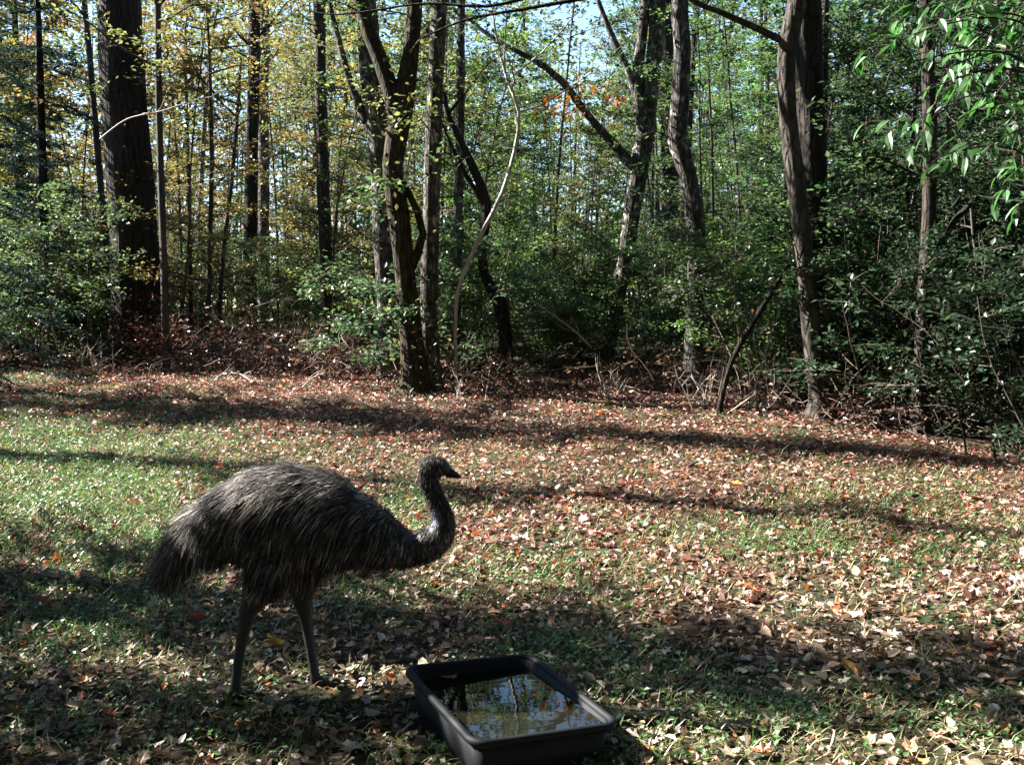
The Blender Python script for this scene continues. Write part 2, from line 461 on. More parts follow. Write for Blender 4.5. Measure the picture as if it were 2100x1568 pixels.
GOLD = (.185, .155, .058); OLIVE = (.115, .13, .048); GREEN = (.062, .105, .042); DGREEN = (.022, .044, .019); BLUEG = (.04, .075, .045); RUST = (.22, .10, .035); BRIGHT = (.10, .17, .05)  # DGREEN: leaf green with the thicket's shade mixed in

#__TREES__
hero_tree('old_tree', 'massive dark furrowed old trunk with brown brush heaped at its foot', 19.4,
    [(288, 738, 118), (283, 650, 104), (275, 520, 96), (265, 350, 92), (252, 150, 88), (243, -10, 84)], 20, 'bark_dark', OLIVE, 1,
    low=5, crown=30, lump=.05, lowz=(4.5, 8), clen=(2, 4), vines=160)
hero_tree('slim_tree', 'slim straight trunk rising just beside the massive old trunk', 17.6,
    [(341, 755, 15), (338, 600, 15), (331, 400, 14), (326, 200, 13), (323, -10, 12)], 12, 'bark_thin', OLIVE, 2, low=4, crown=12, lowz=(4, 7))
hero_tree('slim_tree', 'thin leaning trunk close behind the massive old trunk', 20.5,
    [(232, 735, 15), (216, 500, 14), (200, 300, 13), (182, 100, 12), (172, -10, 11)], 12, 'bark_thin', GOLD, 3, low=5, crown=12, lowz=(3, 7.5))
hero_tree('sapling', 'thin bare sapling with yellowing leaves beside the heap of brown brush', 21.0,
    [(425, 700, 10), (430, 520, 10), (434, 350, 9), (432, 210, 8), (428, 80, 6)], 8.5, 'bark_thin', GOLD, 4, low=9, crown=8, czr=5.5, lowz=(2.5, 6))
hero_tree('sapling', 'thin sapling leaning right with gold leaves behind the heap of brown brush', 22.0,
    [(446, 690, 10), (458, 520, 9), (474, 380, 8), (486, 240, 7), (494, 120, 5)], 8, 'bark_thin', GOLD, 5, low=9, crown=8, czr=5.5, lowz=(2.5, 6))
hero_tree('sapling', 'straight grey sapling between the massive old trunk and the gold saplings', 22.5,
    [(392, 690, 9), (389, 500, 9), (386, 350, 8), (382, 200, 7), (380, 60, 5)], 9, 'bark_thin', OLIVE, 6, low=8, crown=8, czr=5.5, lowz=(3, 7))
hero_tree('woodland_tree', 'dark stout trunk half hidden behind the gold saplings', 27.0,
    [(512, 655, 30), (513, 520, 28), (516, 350, 26), (520, 150, 24), (522, -10, 22)], 17, 'bark_dark', GOLD, 7, low=8, crown=24, lowz=(4, 9))
hero_tree('woodland_tree', 'grey-blue straight trunk standing behind the dark stout trunk', 31.0,
    [(541, 645, 24), (541, 450, 23), (540, 250, 22), (540, -10, 20)], 19, 'bark_grey', GOLD, 8, low=8, crown=24, lowz=(4, 9))
hero_tree('woodland_tree', 'tall straight dark trunk alone behind the brown brush heaps', 21.5,
    [(684, 700, 32), (672, 600, 29), (664, 400, 26), (658, 200, 23), (655, -10, 21)], 17, 'bark_brown', OLIVE, 9, low=5, crown=24, lowz=(4, 8))
hero_tree('forked_tree', 'broad grey trunk with dark limb, standing behind the mossy trunk', 16.8,
    [(797, 742, 42), (793, 640, 39), (786, 480, 40), (778, 330, 42), (766, 200, 44), (755, 90, 46), (748, -10, 44)], 17, 'bark_grey', OLIVE, 10,
    forks=[([(752, 250, 22), (722, 180, 17), (702, 112, 13)], 1.2)], low=6, crown=26, lowz=(3, 6), vines=230)
hero_tree('mossy_tree', 'mossy brown crooked trunk with wide foot at the clearing edge', 14.9,
    [(852, 806, 60), (846, 720, 50), (832, 580, 44), (818, 440, 42), (806, 340, 44), (826, 215, 42), (842, 110, 34), (852, -10, 30)], 14, 'bark_moss', GREEN, 11,
    forks=[([(818, 250, 36), (796, 170, 34), (768, 95, 32), (745, 30, 28)], 1.8), ([(838, 560, 18), (868, 480, 16), (838, 395, 14), (812, 350, 10)], 0)], low=3, crown=20, vines=260)
hero_tree('pale_tree', 'straight pale grey trunk rising close beside the mossy trunk', 15.3,
    [(882, 797, 44), (880, 660, 38), (882, 520, 35), (886, 360, 34), (893, 180, 33), (902, -10, 30)], 15, 'bark_grey', OLIVE, 12, low=4, crown=10, lowz=(4, 6), vines=150)
hero_tree('slim_tree', 'slim grey trunk right behind the white curved sapling', 18.0,
    [(932, 760, 22), (936, 600, 21), (940, 400, 20), (944, 200, 18), (948, -10, 15)], 14, 'bark_grey', GREEN, 13, low=6, crown=6, lowz=(3, 7))
hero_tree('crooked_tree', 'dark crooked trunk bending leftward above a knotted stump', 17.0,
    [(1040, 765, 24), (1036, 680, 26), (1022, 612, 28), (992, 560, 20), (990, 490, 20), (998, 420, 20), (975, 355, 18), (945, 290, 15), (918, 235, 11)], 6.5, 'bark_dark', GREEN, 14,
    forks=[([(998, 430, 12), (962, 370, 10), (935, 320, 9)], .6)], low=4, crown=6, czr=4.2, lowz=(2, 4))
hero_tree('curved_sapling', 'white barked sapling curving up and away beside the crooked trunk', 15.2,
    [(936, 800, 7), (934, 700, 7), (938, 600, 8), (962, 535, 9), (990, 475, 9), (1030, 395, 8), (1055, 310, 7), (1064, 230, 7), (1040, 165, 6), (1022, 90, 5)], 7, 'twig_pale', GREEN, 15, low=2, crown=6, czr=4.5, lump=.03, lowz=(3.5, 5))
hero_tree('forked_tree', 'spreading tree that forks low with a dark limb reaching out left', 18.6,
    [(1242, 775, 32), (1262, 640, 28), (1280, 540, 30), (1297, 430, 34), (1312, 345, 40), (1328, 240, 34), (1342, 110, 32), (1350, -10, 30)], 15, 'bark_grey', GREEN, 16, czr=7,
    forks=[([(1306, 355, 26), (1262, 300, 20), (1212, 245, 17), (1150, 165, 15), (1090, 120, 12), (1030, 90, 9)], .8), ([(1325, 250, 20), (1290, 150, 15), (1245, 50, 12)], 1.2), ([(1322, 300, 26), (1308, 180, 24), (1318, 60, 22), (1326, -10, 20)], 2.0)],
    low=6, crown=6, lowz=(3, 6))
hero_tree('bent_tree', 'rough barked trunk with a pale swollen bend at half its height', 15.6,
    [(1426, 800, 46), (1424, 700, 40), (1428, 560, 38), (1424, 450, 37), (1408, 350, 38), (1390, 290, 40), (1396, 200, 36), (1400, 100, 35), (1394, -10, 33)], 15, 'bark_grey', GREEN, 17, low=4, crown=8, lowz=(3.5, 6))
hero_tree('woodland_tree', 'dark thick trunk half hidden behind the bent rough trunk', 24.0,
    [(1378, 690, 40), (1376, 500, 38), (1374, 350, 36), (1370, 150, 34), (1366, -10, 32)], 17, 'bark_dark', GREEN, 18, low=4, crown=22, lowz=(3, 9))
hero_tree('smooth_tree', 'smooth brown curving trunk standing in front at the leaf litter edge', 12.5,
    [(1684, 866, 50), (1678, 790, 42), (1664, 660, 38), (1650, 520, 36), (1632, 380, 36), (1614, 230, 36), (1612, 120, 37), (1624, 50, 36), (1636, -10, 34)], 13, 'bark_smooth', GREEN, 19,
    forks=[([(1606, 85, 16), (1545, 55, 15), (1470, 22, 12), (1400, -10, 10)], 1.5)], low=0, crown=20, czr=6.0)
hero_tree('woodland_tree', 'thick dark furrowed trunk immediately behind the smooth curving trunk', 14.2,
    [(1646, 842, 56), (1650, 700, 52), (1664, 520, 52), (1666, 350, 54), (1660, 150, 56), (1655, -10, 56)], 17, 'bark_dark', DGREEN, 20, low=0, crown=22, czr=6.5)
hero_tree('slim_tree', 'thin dark trunk beside the thick furrowed trunk', 15.5,
    [(1684, 800, 18), (1690, 600, 17), (1688, 350, 17), (1690, 150, 16), (1692, -10, 15)], 12, 'bark_brown', GREEN, 21, low=0, crown=12, czr=6)
hero_tree('slim_tree', 'slim arching trunk right of the thick furrowed trunk', 19.0,
    [(1738, 760, 15), (1732, 560, 14), (1722, 400, 13), (1708, 280, 12), (1698, 180, 10)], 10, 'bark_thin', GREEN, 22, low=5, crown=12, czr=6, lowz=(2, 6))
hero_tree('shaded_tree', 'dark trunk standing in the shady thicket under bright drooping leaves', 11.6,
    [(1886, 880, 36), (1888, 760, 32), (1896, 640, 30), (1904, 480, 29), (1908, 300, 28), (1902, 120, 26), (1898, -10, 24)], 12, 'bark_brown', DGREEN, 23,
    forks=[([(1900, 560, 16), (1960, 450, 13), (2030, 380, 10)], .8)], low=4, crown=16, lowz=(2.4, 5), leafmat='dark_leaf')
hero_tree('leaning_sapling', 'dark bare sapling leaning steeply against the smooth curving trunk', 13.0,
    [(1478, 812, 11), (1500, 740, 12), (1548, 655, 12), (1588, 590, 10), (1622, 530, 8)], 3.0, 'bark_dark', GREEN, 24, crown=0)

# prototypes copied through the wood: trunk + crown share their meshes
def proto(seed, H, r, z0, nb, clen, per, size, wob=.03, twigs=6, el=(.1, .7), sides=7, stems=1, flat=.25, droop=.15, tilt=.4, tl=.32, spread=.09):
    g = np.random.default_rng(seed); mb = MB(); fo = Foliage()
    for s in range(stems):
        if stems == 1: p0 = np.zeros(3); dv = np.array([0, 0, 1.0])
        else: p0 = np.array([g.normal(0, .12), g.normal(0, .12), 0]); dv = rdir(g, .9, 1.4)
        p0[2] = -.15
        n = 12; pts = [p0]; d = dv
        for k in range(n):
            d = norm(d + g.normal(0, wob, 3) + np.array([0, 0, .02])); pts.append(pts[-1] + d * H / n)
        pts = np.array(pts); rad = np.linspace(r, max(r * .15, .004), n + 1); rad[0] *= 1.3
        mb.tube(pts, rad, sides, lump=.05, rg=g)
        for k in range(nb):
            z = g.uniform(z0, .98); i = min(int(z * n), n - 1); q = pts[i] + (pts[i + 1] - pts[i]) * (z * n - i)
            f = (z - z0) / (1 - z0 + .01)
            bough(mb, fo, g, q, rdir(g, *el), g.uniform(*clen) * (1 - .55 * f), min(.02, rad[i] * .6), twigs, per, size, .02, flat=flat, droop=droop, tilt=tilt, tl=tl, spread=spread)
    t = mb.build('trunk', M['bark_thin']); lm = MB(); fo.mesh(lm); c = lm.build('crown', M['leaf'], smooth=False)
    tm, cm = t.data, c.data
    bpy.data.objects.remove(t); bpy.data.objects.remove(c)
    return tm, cm
def plant(pr, name, label, cat, x, y, s, rz, tint, group, bark=None, leafmat=None, sz=None):
    root = empty(name, ground(x, y), label, cat, group)
    root.rotation_euler = (0, 0, rz); root.scale = (s, s, sz or s)
    t = link('trunk' if cat == 'tree' else 'stems', pr[0], root)
    c = link('crown' if cat == 'tree' else 'foliage', pr[1], root); c.color = (*tint, 1)
    for o, m in ((t, bark), (c, leafmat)):
        if m:
            o.material_slots[0].link = 'OBJECT'; o.material_slots[0].material = M[m]
    return root

CAN = [proto(100 + k, 15 + 2 * (k % 3), .13 + .03 * (k % 2), .42, 24, (1.2, 2.6), 11, .11) for k in range(4)]
UND = [proto(120 + k, 7.5 + k * .7, .035, .2, 40, (.9, 2.0), 15, .09, wob=.05, el=(-.05, .45), flat=.12, tilt=.33) for k in range(4)]
SHR = [proto(140 + k, 2.5 + .35 * k, .014, .12, 7, (.5, 1.1), 16, .075, wob=.13, stems=5, el=(-.1, .6), tl=.4) for k in range(3)]
BIG = [proto(190 + k, 17, .26, .42, 46, (2.6, 5.0), 24, .24, twigs=9, el=(-.05, .6), tl=.36, spread=.2) for k in range(2)]
POLE = [proto(160 + k, 11 + k, .05, .55, 16, (.6, 1.4), 9, .1, wob=.025) for k in range(2)]

g = np.random.default_rng(7)
def jit(c, a=.25):
    return tuple(np.clip(np.array(c) * (1 + g.uniform(-a, a)) * (1 + g.uniform(-.12, .12, 3)), 0, 1))
def tint_at(px, up):
    if px < 780: return jit([GOLD, OLIVE, OLIVE, GREEN][g.integers(0, 4)]) if up else jit([GREEN, OLIVE, GREEN][g.integers(0, 3)])
    if px < 1250: return jit([GREEN, OLIVE, BRIGHT, GREEN][g.integers(0, 4)])
    if px < 1700: return jit([GREEN, GREEN, BRIGHT, OLIVE][g.integers(0, 4)])
    return jit([GREEN, BLUEG, GREEN][g.integers(0, 3)])
HERO = [(288, 19.4, 70), (341, 17.6, 22), (430, 21, 15), (512, 27, 20), (541, 31, 18), (680, 21.5, 32), (795, 16.8, 40), (850, 14.9, 55), (884, 15.3, 42), (936, 18, 25), (1035, 17, 28), (960, 15.2, 30), (1260, 18.6, 45), (1310, 18.6, 35), (1425, 15.6, 45), (1395, 15.6, 35), (1670, 12.5, 60), (1625, 12.5, 45), (1650, 14.2, 45), (1890, 11.6, 35)]
def hides(px, d, r):
    w_ = r * F / d
    return any(d < hd + .4 and abs(px - hp) < w_ * .75 + hw * .4 for hp, hd, hw in HERO)
def spots(n, px0, px1, off0, off1, mind, rad=0):
    out = []; tries = 0
    while len(out) < n and tries < n * 60:
        tries += 1
        px = g.uniform(px0, px1); e = np.interp(px, [q[0] for q in EDGE], [q[1] for q in EDGE_G])
        d = e + g.uniform(off0, off1) ; x = (px - 1050) / F * d
        if rad and g.uniform() < .85 and hides(px, d, rad): continue
        if all((x - a) ** 2 + (d - b) ** 2 > mind ** 2 for a, b, _ in out): out.append((x, d, px))
    return out
MARKS = [(-400, 'the drooping conifer'), (288, 'the old trunk'), (470, 'the gold saplings'), (680, 'the straight trunk'), (850, 'the mossy trunk'), (1035, 'the crooked trunk'), (1300, 'the forking tree'), (1425, 'the bent trunk'), (1670, 'the curving trunk'), (1890, 'the shaded trunk'), (2600, 'the drooping leaves')]
def between(px):
    for (a, n0), (b_, n1) in zip(MARKS, MARKS[1:]):
        if a <= px < b_: return f'between {n0} and {n1}'
    return 'beside the drooping bright leaves'
def hue_word(c):
    r_ = c[0] / c[1]
    return 'golden' if r_ > 1.1 else ('olive' if r_ > .8 else ('green' if c[2] / c[1] < .5 else 'blue-green'))
GRP = {'can': 'tall trees in the background wood', 'und': 'leafy understorey trees', 'shr': 'leafy shrubs along the wood', 'pole': 'thin pole trees deep in the wood'}
for k, (x, y, px) in enumerate(spots(54, -120, 2350, 14, 48, 1.8)):
    if 980 < px < 1290 and g.uniform() < .85: continue
    tn = tint_at(px, True); dp = 'far back' if y > 42 else 'some way back'
    plant(CAN[k % 4], 'woodland_tree', f'tall {hue_word(tn)} leaved background tree {dp} {between(px)}', 'tree', x, y, g.uniform(.8, 1.15), g.uniform(0, 6.3), tn, f'{GRP["can"]} {dp}, {hue_word(tn)}, {between(px)}', ['bark_brown', 'bark_grey', 'bark_dark'][k % 3])
for k, (x, y, px) in enumerate(spots(48, -150, 2200, 6, 34, 1.0)):
    plant(POLE[k % 2], 'pole_tree', f'very thin straight pole tree {between(px)}', 'tree', x, y, g.uniform(.8, 1.2), g.uniform(0, 6.3), tint_at(px, True), f'{GRP["pole"]} {between(px)}', ['bark_brown', 'bark_thin'][k % 2])
for k, (x, y, px) in enumerate(spots(240, -60, 2250, 2.0, 48, .8, 1.0)):
    tn = tint_at(px, True); hw_ = hue_word(tn); dp = 'near the front' if y < 24 else ('midway back' if y < 40 else 'far back')
    plant(UND[k % 4], 'understorey_tree', f'young {hw_} leaved tree {dp} {between(px)}', 'tree', x, y, min(g.uniform(.75, 1.15), (.26 * y + .8) / 9.0 if 1000 < px < 1270 else 2), g.uniform(0, 6.3), tn, f'{GRP["und"]} {dp}, {hw_}, {between(px)}')
for k, (x, y, px) in enumerate([q for q in spots(95, -100, 2300, .6, 7, .5, .55) if not (220 < q[2] < 800)] + spots(100, -200, 2300, 6, 26, .55, .7)):
    dark = px > 1720  # thicket shade is partly put into a darker leaf colour
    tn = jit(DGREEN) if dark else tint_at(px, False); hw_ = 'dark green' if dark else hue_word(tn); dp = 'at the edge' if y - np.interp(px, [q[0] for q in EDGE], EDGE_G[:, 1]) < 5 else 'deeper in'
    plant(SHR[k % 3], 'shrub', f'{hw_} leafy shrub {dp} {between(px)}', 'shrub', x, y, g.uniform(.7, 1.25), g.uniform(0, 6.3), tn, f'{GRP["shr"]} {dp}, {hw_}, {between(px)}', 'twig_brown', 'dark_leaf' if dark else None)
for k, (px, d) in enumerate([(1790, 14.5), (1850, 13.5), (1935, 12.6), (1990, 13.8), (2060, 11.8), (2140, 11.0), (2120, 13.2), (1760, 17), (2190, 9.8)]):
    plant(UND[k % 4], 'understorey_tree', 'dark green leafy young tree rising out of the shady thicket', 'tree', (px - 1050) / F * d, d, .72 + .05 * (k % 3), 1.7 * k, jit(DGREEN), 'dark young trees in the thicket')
# far wood: one mass
g2 = np.random.default_rng(99)
fo = Foliage(); tm = MB(); n = 150000
yy = g2.uniform(50, 84, n); pxs = g2.uniform(-500, 2600, n); xx = (pxs - 1050) / F * yy
hmax = np.interp(pxs, [-500, 0, 700, 900, 1050, 1280, 1500, 1700, 1800, 2600], [24, 24, 24, 20, 16, 15, 19, 20, 21, 24]) * (1 + .25 * np.sin(xx * .9) + .15 * np.sin(xx * 2.3))
zz = gh(xx, yy) + hmax * g2.uniform(0, 1, n) ** .9
lm = MB(); s_ = g2.uniform(.2, .42, n) * np.where((pxs > 930) & (pxs < 1300), .85, 1)
leaves(lm, np.stack([xx, yy, zz], -1), g2.normal(0, 1, (n, 3)) * [1, 1, .4], norm(np.array([0, 0, 1.0]) + g2.normal(0, .5, (n, 3))), s_, s_ * .7)
o = lm.build('far_wood', M['leaf'], smooth=False); o.color = (.085, .10, .03, 1)
tag(o, 'distant mass of leaves closing the view behind the trunks', 'woodland', kind='stuff')
for k in range(130):
    y = g2.uniform(50, 76); x = g2.uniform(-30, 30) * y / 60; b = ground(x, y)
    hh = g2.uniform(8, 15)
    tm.tube(np.array([b, b + [g2.normal(0, .2), 0, hh * .5], b + [g2.normal(0, .4), 0, hh]]), [g2.uniform(.05, .13), .06, .02], 4)
tag(tm.build('far_trunks', M['bark_brown']), 'distant thin trunks seen through the leaves', 'woodland', kind='stuff')
#__END_TREES__

# ------------------------------------------------------------------ conifer boughs at the left edge
def conifer(label, x, y, H, seed, z0=.06, spread=2.0, dens=1.0):
    g = np.random.default_rng(seed); mb = MB(); lm = MB(); b = ground(x, y)
    root = empty('conifer', b, label, 'tree', 'dark conifers at the wood edge')
    pts = np.array([b + [0, 0, -.1], b + [.05, 0, H * .5], b + [0, .05, H]]); pl = resample(np.c_[pts, [.12, .08, .02]], .3)
    mb.tube(pl[:, :3], pl[:, 3], 9, lump=.06, rg=g)
    fo = Foliage()
    for k in range(int(H * 12)):
        z = z0 + (1 - z0) * g.uniform(0, 1); i = int(z * (len(pl) - 1)); L = spread * (1.05 - z) * g.uniform(.6, 1.15) + .25
        bp = limb(mb, g, pl[i, :3], rdir(g, -.25, .1), L, .012, .003, 6, .07, -.035)
        for t in range(int((8 * L + 4) * dens)):
            f = g.uniform(.15, 1) * 5.99; q = bp[int(f)] + (bp[int(f) + 1] - bp[int(f)]) * (f - int(f))
            ax = norm(bp[int(f) + 1] - bp[int(f)]); side = norm(np.cross(ax, [0, 0, 1.0])) * (1 if t % 2 else -1)
            tv = norm(ax * .8 + side * .8 + [0, 0, -.25 + g.normal(0, .1)]); tl = g.uniform(.15, .4)
            m = 16; s = g.uniform(.05, 1, m)[:, None]
            p = q + tv * tl * s
            sg = np.where(np.arange(m) % 2, 1, -1)[:, None]
            d = norm(tv * .7 + np.cross(tv, [0, 0, 1.0]) * sg * .8 + g.normal(0, .15, (m, 3)) + [0, 0, -.2])
            fo.add(p, d, norm(np.array([0, 0, 1.0]) + g.normal(0, .3, (m, 3))), g.uniform(.05, .09, m))
    mb.build('trunk', M['bark_dark'], root, origin=b); fo.mesh(lm, .38)
    c = lm.build('crown', M['needle'], root, smooth=False, origin=b); c.color = (.03, .055, .045, 1)
    return root
def mesh_pair(root):
    ch = {c.name.split('.')[0]: c for c in root.children}
    return ch['trunk'].data, ch['crown'].data
conifer('dark drooping conifer with blue-green boughs reaching in beside the old trunk', -8.1, 15.4, 7.5, 31)
conifer('smaller dark conifer standing farther back than the drooping conifer', -8.9, 20.0, 9.0, 32, spread=1.7)

CONP = []
for k in range(2):
    r_ = conifer('dark', 0, 0, 10, 34 + k, .06, 1.9, 1.5); r_.location.z = 0
    CONP.append(mesh_pair(r_))
    for c in list(r_.children): bpy.data.objects.remove(c)
    bpy.data.objects.remove(r_)
# ------------------------------------------------------------------ drooping bright leaved tree at the right
def drooping_tree():
    g = np.random.default_rng(41); b = ground(4.75, 8.6)
    root = empty('drooping_leaf_tree', b, 'tree with long bright green drooping leaves overhanging the shady thicket', 'tree')
    mb = MB(); pl = resample(np.array([[*(b + [0, 0, -.1]), .1], [*(b + [-.1, .05, 2]), .08], [*(b + [.1, .1, 4.2]), .06], [*(b + [0, .2, 7]), .02]]), .25)
    mb.tube(pl[:, :3], pl[:, 3], 10, lump=.06, rg=g)
    t8 = np.array([[0, 0, 0], [.2, -.38, .1], [.5, -.5, .08], [.8, -.28, -.02], [1, 0, -.2], [.8, .28, -.02], [.5, .5, .08], [.2, .38, .1], [.5, 0, -.06]])
    f8 = [[0, 1, 8], [1, 2, 8], [2, 3, 8], [3, 4, 8], [4, 5, 8], [5, 6, 8], [6, 7, 8], [7, 0, 8]]
    shapes = []
    for k in range(4):
        v = t8 * [.15, .048 + .006 * k, .05] ; v[:, 2] -= (.10 + .05 * k) * v[:, 0] ** 2 / .15
        me = bpy.data.meshes.new('leaf'); me.from_pydata(v.tolist(), [], f8); me.materials.append(M['glossy_leaf']); shapes.append(me)
    tw = []
    targets = [(1830, 90), (1880, 20), (1950, 60), (2000, 150), (1945, 180), (2090, 20), (2085, 350), (2040, 130), (1860, 130), (1900, 60), (1920, 220), (1850, 250), (1960, 130), (1990, 230), (2040, 60), (2060, 170), (2090, 300), (2050, 380), (2090, 420), (2010, 40), (1930, 320), (2075, 240), (1980, 20), (2100, 100), (1890, 190), (2030, 300)]
    for k, (px, py) in enumerate(targets):
        q = P(px, py, 8.4 + g.normal(0, .5)); z0 = min(max(q[2] - .25, 1.5), 6.2); i = int(np.argmin(np.abs(pl[:, 2] - z0)))
        s = pl[i, :3]; mid = (s + q) / 2 + [0, 0, .3]
        c = resample(np.array([s, mid, q, q + (q - mid) * .18 + [0, 0, -.12]]), .12)
        mb.tube(c, np.linspace(.016, .003, len(c)), 4); tw.append(c[len(c) // 2:])
        for t in range(2):
            a = c[int(len(c) * g.uniform(.55, .85))]; l = limb(mb, g, a, norm(q - s) + g.normal(0, .6, 3), .45, .005, .002, 4, .15, -.08, 3); tw.append(l)
    n = 0
    for k in range(295):
        c = tw[k % len(tw)]; f = g.uniform(.1, .999) * (len(c) - 1); i = int(f); p = c[i] + (c[i + 1] - c[i]) * (f - i)
        ax = norm(c[i + 1] - c[i]); sd = norm(np.cross(ax, [0, 0, 1.0])) * (1 if g.uniform() < .5 else -1)
        d = norm(ax * .6 + sd * .8 + [0, 0, -.55 + g.normal(0, .25)] + g.normal(0, .2, 3))
        nn = norm(np.array([-.2, 0, 1.0]) + g.normal(0, .35, 3)); s = norm(np.cross(nn, d)); nn = np.cross(d, s)
        from mathutils import Matrix
        o = link('leaf', shapes[k % 4], root); sc = g.uniform(.75, 1.25)
        m = np.eye(4); m[:3, 0] = d * sc; m[:3, 1] = s * sc; m[:3, 2] = nn * sc; m[:3, 3] = p - b
        o.matrix_local = Matrix(m.tolist()); o.color = (*(np.array([.055, .14, .04]) * g.uniform(.7, 1.4)), 1)
    fo = Foliage(); lm = MB()
    for k in range(34):
        s = pl[int(len(pl) * g.uniform(.5, .98)), :3]
        bough(mb, fo, g, s, rdir(g, -.1, .6, g.uniform(-1.6, 1.9)), g.uniform(.9, 1.8), .012, 6, 10, .13, droop=.6)
    mb.build('trunk', M['bark_brown'], root, origin=b); fo.mesh(lm, .35, T6)
    c = lm.build('crown', M['glossy_leaf'], root, smooth=False, origin=b); c.color = (.045, .11, .03, 1)
drooping_tree()

# ------------------------------------------------------------------ trees left of the clearing whose shade falls across it
gb0 = np.random.default_rng(300)
for k, (x, y, H, sp) in enumerate([(-13.0, 16.0, 17.5, 1.5), (-9.9, 14.9, 13.5, 1.7), (-9.3, 11.8, 10.5, 1.0), (-6.3, 7.55, 9.5, 1.55), (-4.75, 6.72, 6.6, 1.15), (-4.8, 5.6, 3.3, 1.15), (-4.7, 4.75, 3.2, 1.1), (-6.2, 5.3, 8.5, 1.5), (-12.0, 15.7, 13, 1.6), (-10.3, 8.95, 12.5, 1.9)]):
    cr_ = plant(CONP[k % 2], 'conifer', 'dense dark conifer standing beyond the open side of the clearing', 'tree', x, y, sp / 1.9, 1.9 * k, (.03, .055, .045), 'conifers beside the clearing', 'bark_dark', 'needle', H / 10)
for k, (px, d, H, sp) in enumerate([(45, 24.5, 9.5, 2.6), (-60, 22.5, 9.5, 2.6)]):
    plant(CONP[k % 2], 'conifer', 'dark blue-green conifer with hanging boughs standing behind the old trunk', 'tree', (px - 1050) / F * d, d, sp / 1.9, 1.1 * k, (.024, .046, .04), 'dark conifers near the old trunk', 'bark_dark', 'needle', H / 10)
for k, (x, y, s, pr, bk) in enumerate([(-11.5, 8.0, .75, CAN[2], 'bark_brown'), (-10.8, 12.3, .8, CAN[1], 'bark_grey')]):
    plant(pr, 'woodland_tree', 'tall tree standing beyond the open side of the clearing', 'tree', x, y, s, 1.3 * k, jit(OLIVE), 'trees beside the clearing', bk)
for k, (x, y) in enumerate([(.1, -.75), (-5.4, 3.0), (-8.6, 1.6), (3.9, .2), (-2.6, -1.6), (6.6, 6.2), (-5.8, .6), (7.2, 3.6), (8.6, 8.2), (5.2, -1.8), (1.2, -4.5), (-3.6, -3.8), (-7.8, -1.6), (10.5, .5), (-1.0, -9.5), (6.0, -7.0), (-9.5, -6.5), (12.5, 5.5), (11.0, -5.0), (-5.2, -8.6)]):  # out of view, added with oversized crowns to cut sky light on the foreground
    plant(BIG[k % 2], 'woodland_tree', 'unseen spreading tree added to shut out sky over the near clearing', 'tree', x, y, 1.4 if k < 9 else gb0.uniform(.85, 1.1), 2.1 * k, jit(OLIVE), 'unseen trees added to block sky light', 'bark_brown')
ga = np.random.default_rng(401); n = 60000  # leaf ring behind the camera, added to block low sky light
an = ga.uniform(R(-205), R(22), n); rr_ = ga.uniform(17, 29, n); xx = rr_ * np.cos(an); yy = rr_ * np.sin(an) - 1
zz = gh(xx, yy) + 15 * ga.uniform(0, 1, n) ** .9 * (1 + .2 * np.sin(an * 23)); s_ = ga.uniform(.3, .52, n); lm = MB()
leaves(lm, np.stack([xx, yy, zz], -1), ga.normal(0, 1, (n, 3)) * [1, 1, .4], norm(np.array([0, 0, 1.0]) + ga.normal(0, .6, (n, 3))), s_, s_ * .7)
o = lm.build('sky_blocking_leaves', M['leaf'], smooth=False); o.color = (.085, .11, .035, 1)
tag(o, 'unseen ring of leaves added to block low sky behind the clearing', 'woodland', kind='stuff')
# the wood goes on behind and to the right of the camera
gb = np.random.default_rng(301); nb_ = 0
while nb_ < 34:
    a = gb.uniform(-2.75, 1.0); r = gb.uniform(4.5, 17)
    x, y = r * math.cos(a), r * math.sin(a) * .9
    if y > 1.2 and x < .62 * y + 3.0 or (x < 0 and y > -2.5): continue
    plant(CAN[nb_ % 4] if nb_ % 2 else UND[nb_ % 4], 'woodland_tree', 'woodland tree in the wood on the near side of the clearing', 'tree', x, y, gb.uniform(.8, 1.1), gb.uniform(0, 6.3), jit(OLIVE), 'trees behind the clearing', 'bark_brown'); nb_ += 1

# ------------------------------------------------------------------ brush, dead shrubs, sticks
def brush(name, label, px, py, w_, h_, d_, seed, n=90, leaf=500, tint=(.16, .075, .045), mat='twig_brown', lsize=.075):
    g = np.random.default_rng(seed); b = G(px, py); mb = MB(); fo = Foliage()
    root = empty(name, b, label, 'brush')
    for k in range(n):
        p = b + [g.normal(0, w_ * .4), g.normal(0, d_ * .4), 0]; p[2] = float(gh(p[0], p[1])) + abs(g.normal(0, h_ * .35))
        pts = limb(mb, g, p, rdir(g, -.15, .9), g.uniform(.3, 1.1), g.uniform(.004, .012), .002, 5, .22, -.05, 4)
        if leaf:
            m = max(1, leaf // n); twig_leaves(fo, g, pts, m, lsize, .08, .8, .4)
    mb.build('twigs', M[mat], root, origin=b)
    if fo.p:
        lm = MB(); fo.mesh(lm, .55, T6); c = lm.build('dead_leaves', M['dead_leaf'], root, smooth=False, origin=b); c.color = (*tint, 1)
    return root
brush('brush_pile', 'reddish brown dead brush heaped against the foot of the massive old trunk', 322, 745, 1.0, 1.3, .7, 51, 110, 1300, (.17, .065, .045))
brush('brush_pile', 'dark brown brush heap right of the massive old trunk', 430, 760, 1.3, .8, .8, 52, 110, 1100, (.085, .045, .03))
brush('brush_pile', 'brown brush heap in front of the tall straight dark trunk', 600, 765, 1.6, .8, .9, 53, 140, 1300, (.10, .055, .035))
brush('brush_pile', 'low brown brush heap just left of the mossy trunk', 740, 775, 1.3, .7, .8, 54, 120, 1000, (.13, .07, .04))
